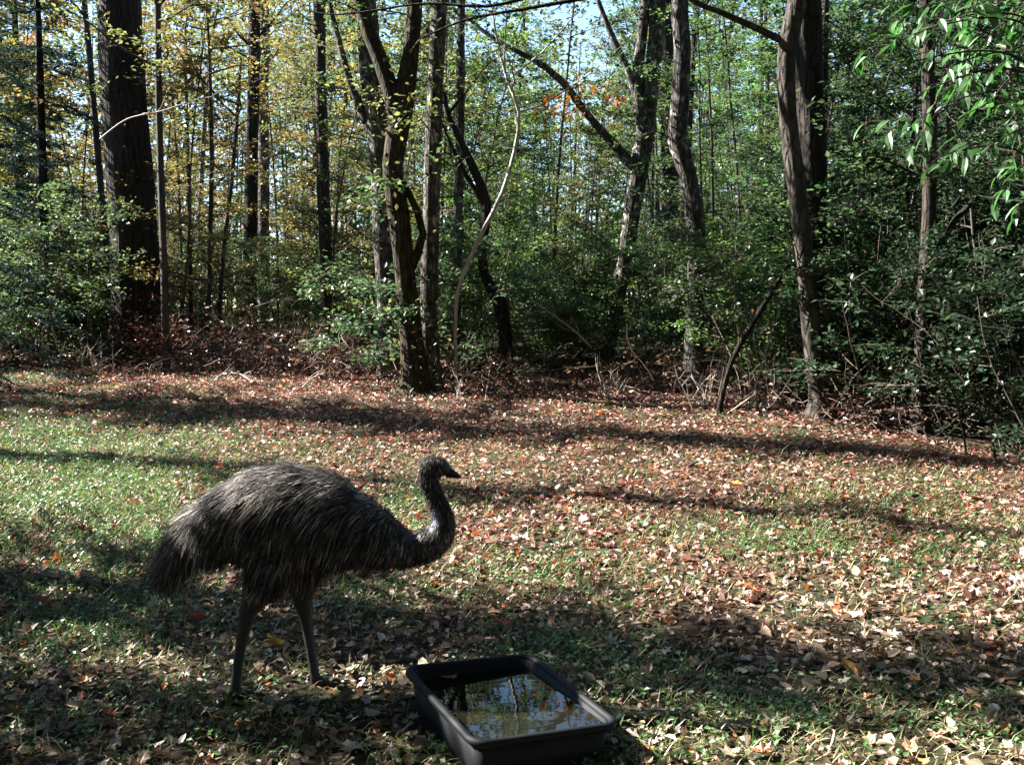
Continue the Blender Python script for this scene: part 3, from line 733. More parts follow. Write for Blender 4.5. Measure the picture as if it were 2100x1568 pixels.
brush('brush_pile', 'thin brown weeds at the foot of the drooping conifer', 60, 752, 1.8, .6, .7, 55, 110, 500, (.12, .09, .045))
brush('brush_pile', 'brown weeds and dead leaves around the bent rough trunk', 1330, 800, 1.6, .5, .6, 56, 110, 600, (.15, .08, .05))
brush('brush_pile', 'tangle of brown stems behind the smooth curving trunk', 1560, 822, 1.2, .6, .6, 57, 90, 500, (.15, .085, .05))
brush('brush_pile', 'brown leafy tangle in the shady thicket', 1800, 880, 1.2, .5, .7, 58, 90, 500, (.09, .05, .035))
brush('brush_pile', 'brown brush and twigs right of the pale grey trunk', 1010, 795, 1.4, .5, .6, 59, 100, 500, (.13, .075, .04))
def stalks(name, label, px, py, n, h, seed, mat='twig_pale', fan=.35, r=.007, cat='shrub'):
    g = np.random.default_rng(seed); b = G(px, py); root = empty(name, b, label, cat)
    for k in range(n):
        mb = MB()
        p = b + [g.normal(0, .14), g.normal(0, .1), 0]; p[2] = float(gh(p[0], p[1])) - .03
        pts = limb(mb, g, p, np.array([g.normal(0, fan), g.normal(0, fan), 1.0]), h * g.uniform(.5, 1.1), r, .002, 7, .07, 0, 5)
        for t in range(3):
            limb(mb, g, pts[g.integers(2, 7)], np.array([g.normal(0, .6), g.normal(0, .6), .8]), h * .3, r * .5, .0015, 4, .12, 0, 3)
        mb.build('stem', M[mat], root, origin=b)
    return root
stalks('bare_shrub', 'clump of pale bare stalks standing before the smooth curving trunk', 1578, 838, 13, 1.0, 61)
stalks('bare_shrub', 'pale bare stalks fanning out at the foot of the bent rough trunk', 1440, 836, 12, .75, 62, fan=.55)
stalks('bare_shrub', 'sparse pale stalks between the forked tree and bent rough trunk', 1260, 815, 7, .7, 63)
stalks('bare_shrub', 'few pale stalks right of the pale grey trunk', 958, 818, 4, .55, 64, fan=.15)
stalks('bare_shrub', 'dark arching stems rising out of the shady thicket', 1930, 905, 5, 2.2, 65, 'bark_dark', .7, .013)
stalks('bare_shrub', 'tall thin bare stems at the far side of the shady thicket', 2070, 940, 4, 2.1, 66, 'bark_dark', .7, .012)
stalks('bare_shrub', 'pale thin weeds standing before the massive old trunk', 200, 770, 9, .7, 67, fan=.3)
def branch_obj(name, label, pts, r, seed, mat='twig_pale', side=5, cat='branch'):
    g = np.random.default_rng(seed); pts = np.array(pts, float); b = pts[0].copy(); mb = MB()
    root = empty(name, b, label, cat)
    c = resample(pts, .08); mb.tube(c, np.linspace(r, r * .3, len(c)), 6, cap=True, lump=.05, rg=g)
    mb.build('limb', M[mat], root, origin=b)
    if side:
        tm_ = MB()
        for k in range(side):
            i = g.integers(len(c) // 4, len(c) - 1)
            limb(tm_, g, c[i], norm(c[min(i + 1, len(c) - 1)] - c[i - 1]) + g.normal(0, .6, 3), g.uniform(.15, .5), r * .4, .0015, 5, .14, 0, 3)
        tm_.build('twigs', M[mat], root, origin=b)
branch_obj('dead_branch', 'whitish dead branch with twigs sticking out left of the forked tree', [P(1212, 712, 16.5), P(1180, 680, 16.4), P(1140, 650, 16.3), P(1085, 612, 16.2)], .02, 71, side=8)
branch_obj('fallen_branch', 'pale curved dead branches arching over the leaf litter edge', [G(440, 782), P(455, 768, 16.6), P(490, 766, 16.4), G(520, 785)], .018, 72, side=7)
branch_obj('fallen_branch', 'pale dead stick propped beside the pale curved branches', [G(615, 800), P(640, 775, 15.6), P(668, 762, 15.6)], .012, 73, side=3)
branch_obj('fallen_branch', 'pale bare log lying on the brush before the tall straight trunk', [P(690, 684, 19.5), P(720, 700, 19.3), P(750, 715, 19.1)], .035, 74, side=1)
branch_obj('fallen_branch', 'pale stick leaning on the litter beside the bare stalks', [G(1490, 850), P(1550, 806, 13.0)], .012, 75, side=0)
branch_obj('fallen_branch', 'dark broken branch lying below the forked tree', [G(1255, 775), P(1290, 795, 15.2), G(1330, 822)], .03, 76, 'twig_brown', 3)
branch_obj('fallen_branch', 'brown stick lying at the edge of the shady thicket', [G(1985, 985), P(2040, 960, 10.6), P(2110, 920, 10.6)], .016, 77, 'twig_brown', 2)
branch_obj('hanging_branch', 'thin arching branch with leaves crossing the massive old trunk', [P(205, 285, 17.2), P(260, 245, 17.0), P(330, 228, 16.8), P(400, 205, 16.6), P(440, 198, 16.5)], .014, 78, side=6)

branch_obj('hanging_branch', 'long dark branch overhanging the top of the opening between the trunks', [P(1340, -35, 13.0), P(1200, -4, 13.1), P(1080, 18, 13.2), P(960, 40, 13.3), P(860, 80, 13.4)], .035, 79, 'bark_dark', 9)
branch_obj('hanging_branch', 'thin dark twiggy branch under the long overhanging branch', [P(1160, -30, 14.2), P(1010, 12, 14.0), P(870, 8, 14.1), P(700, 30, 14.2), P(620, 20, 14.3)], .026, 80, 'bark_dark', 9)
ft = [o for o in C.objects if o.get('label', '').startswith('spreading tree that forks low')][0]
fo = Foliage(); lm = MB(); g = np.random.default_rng(411); b = np.array(ft.location)
for k in range(9):
    q = P(1205 + g.normal(0, 28), 215 + g.normal(0, 30), 18.5 + g.normal(0, .2)); tw_ = np.array([q, q + g.normal(0, .12, 3), q + g.normal(0, .2, 3)])
    twig_leaves(fo, g, tw_, 16, .12, .1, .8, .5)
fo.mesh(lm, .6, T6); o = lm.build('dead_leaves', M['dead_leaf'], ft, smooth=False, origin=b); o.color = (.34, .15, .05, 1); o['label'] = 'clump of withered orange brown leaves on the left limb'

# ------------------------------------------------------------------ leaf litter, grass, weeds
def field(n, seed, y0=3.3, y1=21.0, side=1.0, pw=1.0):
    g = np.random.default_rng(seed)
    y = y0 + (y1 - y0) * g.uniform(0, 1, n) ** pw
    keep = g.uniform(0, 1, n) < (.52 * y + side) / (.52 * y1 + side)
    y = y[keep]; x = g.uniform(-1, 1, len(y)) * (.52 * y + side)
    return g, x, y
PATCH = [(160, 1010, 330, 130, 1.0), (90, 930, 260, 60, .8), (250, 1120, 260, 80, .9), (1560, 1110, 220, 50, .6), (1800, 1040, 200, 50, .4), (1950, 1120, 200, 60, .4), (150, 1270, 300, 90, .9), (1150, 1350, 160, 60, .9), (1560, 1470, 220, 60, 1.0),
         (850, 1030, 90, 70, .5), (1080, 1190, 250, 60, .45), (760, 1230, 120, 60, .5), (420, 1450, 200, 80, .6), (1300, 1400, 150, 60, .7), (1850, 1470, 250, 60, .55), (60, 760, 130, 30, .5), (1200, 1540, 600, 40, .6), (200, 1500, 300, 60, .5)]
def green_mask(x, y):
    z = gh(x, y); px, py = project(np.stack([x, y, z], -1)); m = np.zeros_like(x)
    for cx, cy_, sx, sy, a in PATCH:
        m = np.maximum(m, a * np.exp(-(((px - cx) / sx) ** 2 + ((py - cy_) / sy) ** 2) * .9))
    m += .10 * np.sin(3.1 * x + 1.9 * y) * np.sin(2.3 * y - 1.1 * x) + .08 * np.sin(7 * x) * np.sin(6 * y + x)
    return np.clip(m, 0.03, 1)
TUBC = np.array([-.035, 4.245]); TUBA = R(-66)
def off_tub(x, y, pad=.02):
    dx, dy = x - TUBC[0], y - TUBC[1]
    u = dx * math.cos(TUBA) + dy * math.sin(TUBA); v = -dx * math.sin(TUBA) + dy * math.cos(TUBA)
    return (np.abs(u) > .42 + pad) | (np.abs(v) > .31 + pad)
g, x, y = field(270000, 81)
k = (g.uniform(0, 1, len(x)) > .72 * green_mask(x, y)) & off_tub(x, y) & (y < edge_y(x) + 2.5)
x, y = x[k], y[k]; n = len(x)
lm = MB(); a = g.uniform(0, 6.283, n)
s_ = np.clip(.034 * np.exp(g.normal(0, .42, n)), .012, .085) * np.where(g.uniform(0, 1, n) < .1, 1.35, 1)
hgt = g.uniform(.004, .036, n)
tl = np.where(g.uniform(0, 1, n) < .5, 1.0, .4)[:, None]
nr = norm(np.array([0, 0, 1.0]) + g.normal(0, 1, (n, 3)) * tl)
pp_, dd_, ww_, cu_ = np.stack([x, y, gh(x, y) + hgt], -1), np.stack([np.cos(a), np.sin(a), g.normal(0, .3, n)], -1), s_ * g.uniform(.35, .75, n), g.uniform(-1.2, 3.2, n)
lb_ = (y < 9) & (g.uniform(0, 1, n) < .28)
leaves(lm, pp_[~lb_], dd_[~lb_], nr[~lb_], s_[~lb_], ww_[~lb_], T6, cu_[~lb_])
leaves(lm, pp_[lb_], dd_[lb_], nr[lb_], s_[lb_] * 1.1, s_[lb_] * g.uniform(.7, 1.1, lb_.sum()), TL, cu_[lb_] * .8)
tag(lm.build('leaf_litter', M['litter'], smooth=False), 'brown and rust fallen leaves carpeting the clearing floor', 'leaf litter', kind='stuff')
print('litter', n)

M['grass'] = foliage_mat('grass', trans=.35, gloss=.05, vary=.5, hue=.03)
g, x, y = field(330000, 82, 3.3, 17.5)
k = (g.uniform(0, 1, len(x)) < green_mask(x, y)) & off_tub(x, y, -.02) & (y < edge_y(x) + 1)
x, y = x[k], y[k]; n = len(x); print('grass', n)
a = g.uniform(0, 6.283, n); h = g.uniform(.03, .09, n) * np.where(g.uniform(0, 1, n) < .03, 2.2, 1); wd = g.uniform(.0015, .0035, n)
b = np.stack([x, y, gh(x, y) - .005], -1); lean = np.stack([np.cos(a), np.sin(a), 0 * a], -1) * g.uniform(.2, 1.0, n)[:, None]
sd = np.stack([-np.sin(a + .5), np.cos(a + .5), 0 * a], -1) * wd[:, None]
up = np.array([0, 0, 1.0])
p1 = b + lean * h[:, None] * .35 + up * (h * .6)[:, None]; p2 = b + lean * h[:, None] * 1.0 + up * (h * .95)[:, None]
v = np.stack([b - sd, b + sd, p1 + sd * .8, p1 - sd * .8, p2], 1)
gm = MB(); base = (np.arange(n) * 5)[:, None]
gm.add(v.reshape(-1, 3), np.concatenate([base + [0, 1, 2], base + [0, 2, 3], base + [3, 2, 4]]))
o = gm.build('grass', M['grass'], smooth=False); o.color = (.085, .15, .04, 1)
tag(o, 'short thin grass growing through the fallen leaves', 'grass', kind='stuff')
g, x, y = field(90000, 182, 3.3, 11)
px_, py_ = project(np.stack([x, y, gh(x, y)], -1)); k = off_tub(x, y, 0) & (g.uniform(0, 1, len(x)) < .25 + .75 * green_mask(x, y)) ; x, y = x[k], y[k]; n = len(x); print('straw', n)
a = g.uniform(0, 6.283, n); L_ = g.uniform(.04, .12, n); wd = g.uniform(.001, .0028, n); rise = g.uniform(.05, .8, n)
b = np.stack([x, y, gh(x, y) + .01], -1); dv = np.stack([np.cos(a), np.sin(a), rise], -1); dv = norm(dv) * L_[:, None]; sd = np.stack([-np.sin(a), np.cos(a), 0 * a], -1) * wd[:, None]
v = np.stack([b - sd, b + sd, b + dv * .55 + sd + [0, 0, .008], b + dv * .55 - sd + [0, 0, .008], b + dv], 1); gm = MB(); base = (np.arange(n) * 5)[:, None]
gm.add(v.reshape(-1, 3), np.concatenate([base + [0, 1, 2], base + [0, 2, 3], base + [3, 2, 4]]))
o = gm.build('dry_grass', M['grass'], smooth=False); o.color = (.30, .26, .13, 1)
tag(o, 'pale dry grass stalks lying among the fallen leaves', 'grass', kind='stuff')

g, x, y = field(210000, 83, 3.3, 16.5)
k = (g.uniform(0, 1, len(x)) < .9 * green_mask(x, y) ** 1.2) & off_tub(x, y, .0) & (y < edge_y(x))
x, y = x[k], y[k]; n = len(x); print('weeds', n)
wm = MB()
for rep in range(3):
    a = g.uniform(0, 6.283, n); hh = g.uniform(.012, .06, n); s_ = g.uniform(.014, .034, n)
    leaves(wm, np.stack([x + g.normal(0, .012, n), y + g.normal(0, .012, n), gh(x, y) + hh], -1), np.stack([np.cos(a), np.sin(a), g.normal(.1, .3, n)], -1), norm(np.array([0, 0, 1.0]) + g.normal(0, .4, (n, 3))), s_, s_ * .8, T4)
o = wm.build('ground_weeds', M['grass'], smooth=False); o.color = (.07, .14, .045, 1)
tag(o, 'small leaved green weeds creeping over the clearing floor', 'weeds', kind='stuff')

# single fallen leaves that show largest
def lobed(seed, lobes):
    g = np.random.default_rng(seed); m = 26; a = np.linspace(0, 2 * math.pi, m, endpoint=False)
    r = .5 + .5 * np.abs(np.cos(lobes * a / 2)) ** .8 * (.75 + .25 * np.cos(a)); r *= 1 + g.normal(0, .05, m)
    r = np.where(np.abs(a - math.pi) < .2, .35, r)
    x, y = np.cos(a) * r * .55, np.sin(a) * r * .48
    cx, cy_ = g.uniform(.3, 1.1), g.uniform(.2, 1.3)
    z = .5 * (cx * x * x * g.choice([-1, 1, 1]) + cy_ * y * y) + g.normal(0, .03, m)
    st = np.array([[-.27, .012, .02], [-.27, -.012, .02], [-.62, 0, .1]])
    v = np.concatenate([[[0, 0, -.015]], np.stack([x, y, z], -1), st])
    f = [[0, 1 + k, 1 + (k + 1) % m] for k in range(m)] + [[m + 1, m + 2, m + 3]]
    me = bpy.data.meshes.new('fallen_leaf'); me.from_pydata(v.tolist(), [], f); me.materials.append(M['litter_single']); return me
def oval(seed):
    g = np.random.default_rng(seed); k = 9; t = np.linspace(0, 1, k); wv = np.sin(np.pi * t ** .8) ** .8 * .27
    c = g.uniform(-.5, .5); fold = g.uniform(.2, .9)
    zc = .35 * c * (t - .5) ** 2 * 4 + g.normal(0, .008, k)
    v = []; 
    for s in (-1, 0, 1):
        v += [[t[i] - .5, s * wv[i], zc[i] + abs(s) * fold * wv[i]] for i in range(k)]
    f = [[s * k + i, s * k + i + 1, (s + 1) * k + i + 1, (s + 1) * k + i] for s in (0, 1) for i in range(k - 1)]
    me = bpy.data.meshes.new('fallen_leaf'); me.from_pydata(v, [], f); me.materials.append(M['litter_single']); return me
LF = [lobed(91, 5), lobed(92, 5), lobed(93, 7), lobed(94, 7), oval(95), oval(96), oval(97)]
KINDS = [('tan', (.36, .25, .15)), ('pale buff', (.47, .38, .27)), ('rust brown', (.27, .115, .055)), ('dark brown', (.13, .07, .045)), ('orange', (.46, .17, .04))]
g = np.random.default_rng(98)
def fallen(x, y, shape, size, col, label, group=None, z=None, tilt=.35):
    o = link('fallen_leaf', LF[shape]); o.location = (x, y, (float(gh(x, y)) + .035) if z is None else z)
    o.rotation_euler = (g.normal(0, tilt), g.normal(0, tilt), g.uniform(0, 6.28)); o.scale = (size,) * 3
    o.color = (*col, 1); tag(o, label, 'leaf', group); return o
def where_leaf(nm, sh, x, y):
    if math.hypot(x - TUBC[0], y - TUBC[1]) < .85: wl = 'beside the black tub'
    elif -2.0 < x < -.55 and 4.2 < y < 5.3: wl = 'around the feet of the emu'
    elif y > 5.6: wl = 'on the sunlit ground beyond the tub and emu'
    elif x < 0: wl = 'on shaded grass near the emu tail'
    else: wl = 'on shaded grass across the tub from the emu'
    fm = 'lobed' if sh < 4 else 'curled oval'
    return f'{nm} {fm} fallen leaf {wl}', f'{nm} {fm} leaves {wl}'
cnt = 0
while cnt < 285:
    y = 3.9 + 3.6 * g.uniform() ** 1.3; x = g.uniform(-1, 1) * (.5 * y)
    if not off_tub(np.array(x), np.array(y), .06): continue
    sh = int(g.integers(0, 7)); ki = int(g.choice(5, p=[.3, .12, .28, .22, .08])); nm, c = KINDS[ki]
    fallen(x, y, sh, g.uniform(.034, .056), np.array(c) * g.uniform(.6, 1.0), *where_leaf(nm, sh, x, y)); cnt += 1
for px, py, sh, s, c, lb in [(1548, 1222, 0, .10, (.55, .09, .02), 'bright red lobed leaf lying out in the full sunlight'),
        (1028, 1288, 1, .12, (.5, .13, .025), 'large orange leaf lying behind the black tub'),
        (405, 1282, 4, .11, (.36, .10, .06), 'dull red-brown leaf lying in shade behind the emu legs'),
        (450, 962, 2, .13, (.5, .10, .03), 'red-orange leaf lying just behind the back of the emu'),
        (1510, 1000, 0, .12, (.55, .2, .03), 'orange leaf lying on the brown litter in the shade band'),
        (575, 1222, 3, .11, (.5, .10, .03), 'red leaf lying between the legs of the emu'),
        (1740, 1390, 5, .13, (.42, .22, .06), 'long golden brown leaf standing up in the shaded grass'),
        (560, 1335, 4, .15, (.40, .25, .08), 'long ochre leaf lying between the emu feet'),
        (1800, 1352, 2, .1, (.46, .17, .04), 'rust orange leaf on the border of the near shade')]:
    p = G(px, py); fallen(p[0], p[1], sh, s, c, lb, tilt=.25)

# ------------------------------------------------------------------ black water tub
def rrect(hx, hy, r, z, n=6):
    out = []
    for cx, cy_, a0 in ((hx - r, hy - r, 0), (-hx + r, hy - r, 90), (-hx + r, -hy + r, 180), (hx - r, -hy + r, 270)):
        for k in range(n + 1):
            a = R(a0 + 90 * k / n); out.append((cx + r * math.cos(a), cy_ + r * math.sin(a), z))
    return np.array(out)
def loft(mb, rings, cap0=False, cap1=False):
    m = len(rings[0]); base = mb.n; i = np.arange(len(rings) - 1)[:, None] * m; j = np.arange(m)[None]; j2 = (j + 1) % m
    mb.add(np.concatenate(rings), np.stack([i + j, i + j2, i + m + j2, i + m + j], -1).reshape(-1, 4))
    for on, k, fl in ((cap0, 0, True), (cap1, len(rings) - 1, False)):
        if on:
            c = mb.n; mb.v.append(rings[k].mean(0)[None]); mb.n += 1
            t = np.array([[c, base + k * m + q, base + k * m + (q + 1) % m] for q in range(m)])
            mb.f[3].append(t[:, ::-1] if fl else t)
TUB = empty('water_tub', (TUBC[0], TUBC[1], -0.028), 'black plastic rectangular tub filled with water beside the emu', 'tub')
TUB.rotation_euler = (R(-2.2), R(2.0), TUBA)
hx, hy = .43, .322
mb = MB()
loft(mb, [rrect(hx - .075, hy - .075, .05, -.02), rrect(hx - .062, hy - .062, .055, .0), rrect(hx - .03, hy - .03, .06, .19), rrect(hx - .045, hy - .045, .055, .19), rrect(hx - .078, hy - .078, .045, .012)], True, True)
mb.build('basin', M['black_plastic'], TUB)
mb = MB(); rim = []
for k in range(11):
    a = R(-70 + 320 * k / 10); rr_ = .017
    rim.append(rrect(hx - .022 + rr_ * math.cos(a), hy - .022 + rr_ * math.sin(math.pi / 2 - a) if False else hy - .022 + rr_ * math.cos(a), .062 + rr_ * math.cos(a), .19 + rr_ * math.sin(a)))
rim.append(rim[0]); loft(mb, rim)
mb.build('rim', M['black_plastic'], TUB)
m, t, out = mat_new('water')
tc = node(t, 'ShaderNodeTexCoord'); n1 = node(t, 'ShaderNodeTexNoise', Scale=7.0, Detail=2.0); t.links.new(tc.outputs['Object'], n1.inputs['Vector'])
bp = node(t, 'ShaderNodeBump', Strength=.02, Distance=.02); t.links.new(n1.outputs[0], bp.inputs['Height'])
b = node(t, 'ShaderNodeBsdfPrincipled', Roughness=.015, IOR=1.333); b.inputs['Base Color'].default_value = (.006, .006, .004, 1)
b.inputs['Specular IOR Level'].default_value = .5; t.links.new(bp.outputs[0], b.inputs['Normal']); t.links.new(b.outputs[0], out.inputs[0])
M['water'] = m
mb = MB(); rg_ = rrect(hx - .052, hy - .052, .05, 0); c_, s_2 = math.cos(TUBA), math.sin(TUBA)
mb.add(np.concatenate([[[0, 0, 0]], rg_]), np.array([[0, 1 + k, 1 + (k + 1) % len(rg_)] for k in range(len(rg_))]))
WAT = mb.build('water', M['water']); WAT.location = (TUBC[0], TUBC[1], .136); WAT.rotation_euler = (0, 0, TUBA)
tag(WAT, 'still dark water in the black tub reflecting trees and blue sky', 'water')
r_ = ray(922, 1388); q = np.array([0, 0, CAMH]) + r_ * ((.138 - CAMH) / r_[2])
fallen(q[0], q[1], 2, .09, (.34, .15, .09), 'single reddish leaf floating on the water in the tub', z=.1425, tilt=.04)

# ------------------------------------------------------------------ emu
ED = 4.69
def EZ(zx, zy, dy=0.0):           # enlarged-photo coordinates of the bird -> world
    return P(280 + .37 * zx, 900 + .37 * zy, ED) + np.array([0, dy, 0])
U = .37 / ppm(ED)                 # metres per enlarged pixel
def ell_loft(mb, c, ax_n, hw, hh, sides=20):
    """closed loft: centres c, section height directions (in XZ plane), half widths (Y) and half heights"""
    a = np.arange(sides) * 2 * math.pi / sides; rings = []
    for k in range(len(c)):
        rings.append(c[k] + np.cos(a)[:, None] * ax_n[k] * hh[k] + np.sin(a)[:, None] * np.array([0, hw[k], 0]))
    loft(mb, rings, True, True)
def build_emu():
    g = np.random.default_rng(7)
    st = np.array([(170, 600, 680, .03), (195, 550, 705, .07), (235, 480, 705, .105), (300, 405, 680, .14), (360, 350, 650, .165), (450, 285, 632, .19), (550, 222, 630, .21), (650, 172, 640, .225), (760, 142, 655, .235), (900, 148, 665, .235),
                   (1000, 180, 655, .225), (1150, 240, 665, .205), (1300, 335, 690, .175), (1420, 445, 692, .145), (1500, 505, 690, .115), (1570, 540, 672, .09), (1630, 570, 630, .05)], float)
    mb = MB()
    c = np.array([EZ(s[0], (s[1] + s[2]) / 2) for s in st]); hh = (st[:, 2] - st[:, 1]) / 2 * U
    ell_loft(mb, c, np.tile([0, 0, 1.0], (len(st), 1)), st[:, 3], hh, 28)
    nk = np.array([(1480, 610, 78, .085), (1570, 598, 82, .075), (1640, 570, 80, .066), (1690, 515, 66, .055), (1697, 440, 57, .047), (1675, 370, 50, .041), (1645, 300, 45, .037), (1622, 235, 45, .037), (1618, 185, 52, .040)], float)
    nk = resample(nk * [1, 1, 1, 1], 40)
    cc = np.array([EZ(a[0], a[1]) for a in nk]); tg = norm(np.gradient(cc, axis=0)); ax = norm(np.cross(tg, [0, 1.0, 0]))
    ell_loft(mb, cc, ax, nk[:, 3] * 1.1, nk[:, 2] * U * 1.1, 18)
    hd = np.array([(1572, 165, 24, .022), (1590, 160, 52, .041), (1635, 148, 60, .047), (1685, 152, 54, .043), (1715, 170, 38, .032), (1735, 185, 24, .022)], float)
    cc = np.array([EZ(a[0], a[1]) for a in hd]); tg = norm(np.gradient(cc, axis=0)); ax = norm(np.cross(tg, [0, 1.0, 0]))
    ell_loft(mb, cc, ax, hd[:, 3], hd[:, 2] * U, 18)
    # legs: enlarged coords, radius in m ; near leg dy<0
    def leg(path, dy):
        q = np.array([[*EZ(a, b_, dy + e), r] for a, b_, r, e in path]); q = resample(q, .03)
        mb.tube(q[:, :3], q[:, 3] * 1.28, 12, cap=True)
    fl = EZ(0, 0)[2]
    A = [(800, 590, .10, 0), (770, 700, .085, 0), (735, 790, .062, 0), (680, 860, .046, 0), (645, 915, .036, 0), (632, 960, .028, 0), (612, 1060, .0215, 0), (592, 1180, .0195, 0), (572, 1330, .0195, 0), (562, 1420, .023, 0), (565, 1455, .02, 0)]
    B = [(930, 620, .10, 0), (915, 720, .08, 0), (905, 810, .056, 0), (900, 880, .040, 0), (905, 935, .036, 0), (915, 985, .027, 0), (932, 1090, .0215, 0), (950, 1200, .0195, 0), (970, 1330, .0195, 0), (985, 1410, .023, 0), (990, 1440, .02, 0)]
    leg(A, -.075); leg(B, .075)
    for (fx, fy), dy in (((565, 1455), -.075), ((990, 1440), .075)):
        f0 = EZ(fx, fy, dy); gz = float(gh(f0[0], f0[1]))
        for ang, L in ((0, .15), (.5, .10), (-.5, .10)):
            dv = np.array([math.cos(ang), math.sin(ang), 0])
            mb.tube(np.array([[*(f0)], [*(f0[:2] + dv[:2] * L * .35), gz + .03], [*(f0[:2] + dv[:2] * L * .75), gz + .02], [*(f0[:2] + dv[:2] * L), gz + .012]]), [.02, .017, .014, .006], 8, cap=True)
    root_loc = np.array([c[9][0], ED, float(gh(c[9][0], ED))])
    root = empty('emu', root_loc, 'dark shaggy emu standing in profile with neck curved forward beside the tub', 'emu')
    raw = mb.build('body', None, None, origin=root_loc)
    md = raw.modifiers.new('r', 'REMESH'); md.mode = 'VOXEL'; md.voxel_size = .0085
    sm = raw.modifiers.new('s', 'SMOOTH'); sm.factor = .5; sm.iterations = 6
    dg = bpy.context.evaluated_depsgraph_get(); me = bpy.data.meshes.new_from_object(raw.evaluated_get(dg))
    bpy.data.objects.remove(raw)
    me.polygons.foreach_set('use_smooth', np.ones(len(me.polygons), bool)); me.name = 'body'
    # skin material : dark scaly legs, blackish head, bluish neck skin with its sunlit paleness painted in
    m, t, out = mat_new('emu_skin')
    tc = node(t, 'ShaderNodeTexCoord'); n1 = node(t, 'ShaderNodeTexNoise', Scale=60.0, Detail=4.0); t.links.new(tc.outputs['Object'], n1.inputs['Vector'])
    cr = ramp(t, [(.3, (.006, .006, .007)), (.7, (.019, .018, .019))], n1.outputs[0])
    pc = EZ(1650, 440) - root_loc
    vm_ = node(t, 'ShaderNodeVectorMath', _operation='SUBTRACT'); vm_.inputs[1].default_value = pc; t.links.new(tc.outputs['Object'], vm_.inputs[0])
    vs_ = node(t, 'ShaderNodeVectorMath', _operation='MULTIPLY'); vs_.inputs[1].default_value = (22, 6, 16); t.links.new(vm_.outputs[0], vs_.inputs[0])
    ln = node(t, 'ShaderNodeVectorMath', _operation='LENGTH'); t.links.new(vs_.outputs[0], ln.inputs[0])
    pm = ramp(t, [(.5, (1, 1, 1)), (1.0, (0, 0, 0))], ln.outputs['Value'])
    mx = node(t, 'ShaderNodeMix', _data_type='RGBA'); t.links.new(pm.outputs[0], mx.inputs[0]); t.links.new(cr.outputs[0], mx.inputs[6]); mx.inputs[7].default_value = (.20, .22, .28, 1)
    bp = node(t, 'ShaderNodeBump', Strength=.5, Distance=.004); t.links.new(n1.outputs[0], bp.inputs['Height'])
    b = node(t, 'ShaderNodeBsdfPrincipled', Roughness=.6); t.links.new(mx.outputs[2], b.inputs['Base Color']); t.links.new(bp.outputs[0], b.inputs['Normal']); t.links.new(b.outputs[0], out.inputs[0])
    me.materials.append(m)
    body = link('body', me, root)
    # plumage strands rooted on the skin
    nf = len(me.polygons); ctr = np.empty(nf * 3, np.float32); nor = np.empty(nf * 3, np.float32); ar = np.empty(nf, np.float32)
    me.polygons.foreach_get('center', ctr); me.polygons.foreach_get('normal', nor); me.polygons.foreach_get('area', ar)
    ctr = ctr.reshape(-1, 3).astype(float); nor = nor.reshape(-1, 3).astype(float)
    zx = ((ctr[:, 0] + root_loc[0]) / ED * F + 1050 - 280) / .37                     # enlarged-photo x
    wz = ctr[:, 2] + root_loc[2]; z700 = EZ(0, 700)[2]; z520 = EZ(0, 520)[2]; z800 = EZ(0, 800)[2]
    headz = EZ(0, 90)[2]
    is_neck = (zx > 1570) & (wz > EZ(0, 640)[2])
    thigh = (zx < 1100) & (zx > 620) & (wz < z700) & (wz > EZ(0, 850)[2])
    bodyf = ~is_neck & (wz > EZ(0, 760)[2])
    allow = bodyf | thigh | is_neck
    face = (zx > 1690) & (wz > EZ(0, 260)[2])
    pw = np.where(allow & ~face, ar, 0) * np.where(is_neck, 3.6, 1) * np.where(thigh, 1.2, 1)
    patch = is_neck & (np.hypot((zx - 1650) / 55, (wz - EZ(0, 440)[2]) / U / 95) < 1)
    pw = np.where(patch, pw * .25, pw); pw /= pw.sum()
    N = 46000; idx = g.choice(nf, N, p=pw); p = ctr[idx] + g.normal(0, .003, (N, 3)); nn = nor[idx]; X_ = zx[idx]; Zw = wz[idx]
    side = np.sign(nn[:, 1]); topn = np.clip(nn[:, 2], 0, 1)
    tail = np.clip((600 - X_) / 450, 0, 1)
    flow = np.stack([-.38 - .9 * topn - .2 * tail, .25 * side * topn, -.85 + .35 * topn - .25 * tail], -1)
    fr = np.clip((X_ - 1150) / 350, 0, 1)[:, None]
    flow = flow * (1 - fr) + np.array([-.55, 0, -.75]) * fr
    nkk = is_neck[idx][:, None]; flow = np.where(nkk, np.array([-.12, 0, -1.0]), flow)
    flow = flow - nn * (flow * nn).sum(1, keepdims=True); cl = np.stack([np.sin(p[:, 0] * 31 + 9 * p[:, 2]) + np.sin(p[:, 2] * 43 + p[:, 0] * 17), np.sin(p[:, 0] * 27 - p[:, 2] * 21), np.sin(p[:, 0] * 38 + 2 + p[:, 2] * 12)], -1)
    flow = norm(norm(flow) + g.normal(0, .15, (N, 3)) + .10 * cl * np.where(nkk, .2, 1))
    L = np.where(is_neck[idx], g.uniform(.014, .03, N), np.where(thigh[idx], g.uniform(.02, .045, N), g.uniform(.06, .13, N) * (1 + .5 * tail) * (1 - .55 * fr[:, 0])))
    lift = g.uniform(.04, .3, N) * np.where(is_neck[idx], 1.6, 1)
    wd = np.where(is_neck[idx], .0014, .0019) * g.uniform(.7, 1.3, N)
    sdv = norm(np.cross(flow, nn)); down = np.array([0, 0, -1.0])
    pts = []
    for k, s in enumerate((0, .35, .7, 1.0)):
        pts.append(p + flow * (L * s)[:, None] + nn * (L * lift * math.sin(s * 2.2))[:, None] + down * (L * .28 * s * s)[:, None] - nn * .004)
    wk = (.7, 1, .75, .12)
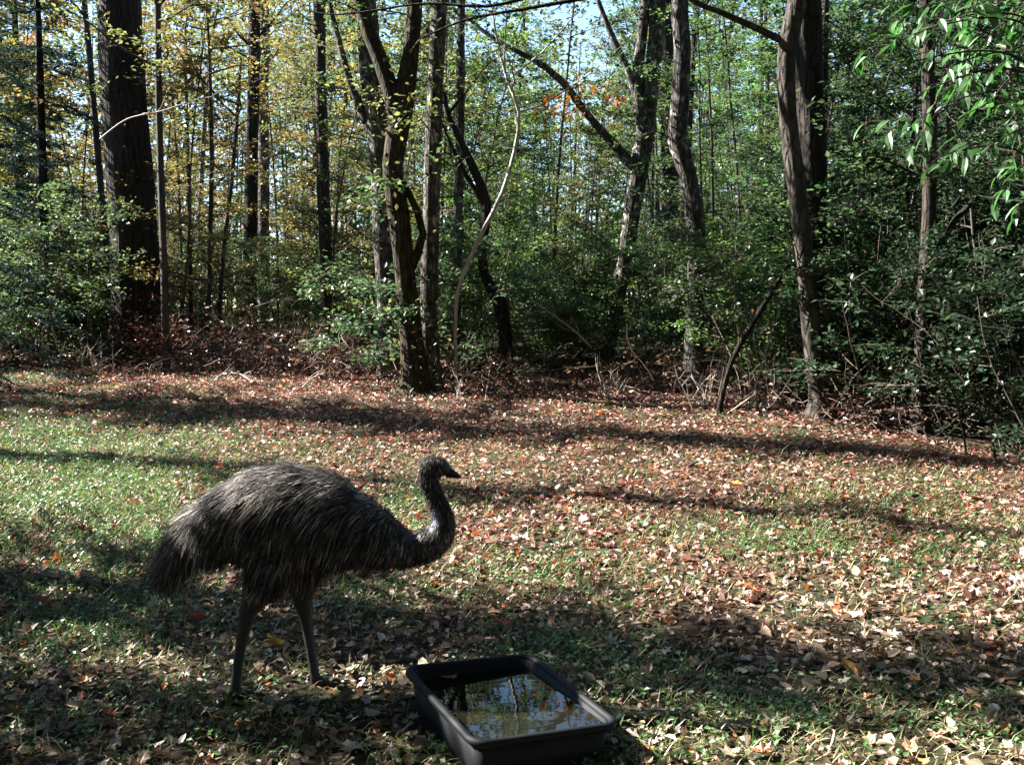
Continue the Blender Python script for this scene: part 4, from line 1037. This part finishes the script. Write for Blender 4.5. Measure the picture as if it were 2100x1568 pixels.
    v = np.stack([pts[k] + sg * sdv * (wd * wk[k])[:, None] for k in range(4) for sg in (-1, 1)], 1)
    q = np.array([[0, 1, 3, 2], [2, 3, 5, 4], [4, 5, 7, 6]])
    pm_ = MB(); pm_.add(v.reshape(-1, 3), (q[None] + (np.arange(N) * 8)[:, None, None]).reshape(-1, 4))
    m, t, out = mat_new('emu_plumage')
    ge = node(t, 'ShaderNodeNewGeometry')
    cr = ramp(t, [(0, (.007, .006, .0055)), (.4, (.026, .021, .018)), (.75, (.075, .06, .05)), (.92, (.2, .17, .15)), (1, (.42, .38, .34))], ge.outputs['Random Per Island'])
    b = node(t, 'ShaderNodeBsdfPrincipled', Roughness=.75); b.inputs['Specular IOR Level'].default_value = .2
    tc = node(t, 'ShaderNodeTexCoord'); n1 = node(t, 'ShaderNodeTexNoise', Scale=8.0, Detail=3.0); t.links.new(tc.outputs['Object'], n1.inputs['Vector'])
    vr = node(t, 'ShaderNodeMapRange', **{'From Min': .35, 'From Max': .68, 'To Min': .4, 'To Max': 1.6}); t.links.new(n1.outputs[0], vr.inputs[0])
    hs = node(t, 'ShaderNodeHueSaturation'); t.links.new(cr.outputs[0], hs.inputs['Color']); t.links.new(vr.outputs[0], hs.inputs['Value'])
    t.links.new(hs.outputs[0], b.inputs['Base Color']); t.links.new(b.outputs[0], out.inputs[0])
    pm_.build('plumage', m, root, smooth=True)
    # beak (upper and lower mandible) and eyes
    bm_ = MB()
    bk = np.array([(1722, 172, 24, .02), (1750, 184, 19, .016), (1780, 200, 11, .011), (1806, 216, 3, .004)], float)
    cc = np.array([EZ(a[0], a[1]) - root_loc for a in bk]); tg = norm(np.gradient(cc, axis=0)); ax = norm(np.cross(tg, [0, 1.0, 0]))
    ell_loft(bm_, cc, ax, bk[:, 3], bk[:, 2] * U, 12)
    M['beak'] = plain_mat('beak', (.02, .018, .017), .45)
    bo = bm_.build('beak', M['beak'], root)
    bm_ = MB()
    bk = np.array([(1715, 200, 12, .017), (1745, 206, 9, .013), (1788, 217, 3, .005)], float)
    cc = np.array([EZ(a[0], a[1]) - root_loc for a in bk]); tg = norm(np.gradient(cc, axis=0)); ax = norm(np.cross(tg, [0, 1.0, 0]))
    ell_loft(bm_, cc, ax, bk[:, 3], bk[:, 2] * U, 12); bm_.build('lower_beak', M['beak'], bo)
    M['eye'] = plain_mat('eye', (.05, .02, .008), .08, .2, 30, .6)
    for s in (-1, 1):
        bm = bmesh.new(); bmesh.ops.create_uvsphere(bm, u_segments=14, v_segments=10, radius=.0105); em = bpy.data.meshes.new('eye'); bm.to_mesh(em); bm.free(); em.materials.append(M['eye'])
        e = link('eye', em, root); e.location = EZ(1672, 140, s * .037) - root_loc
build_emu()
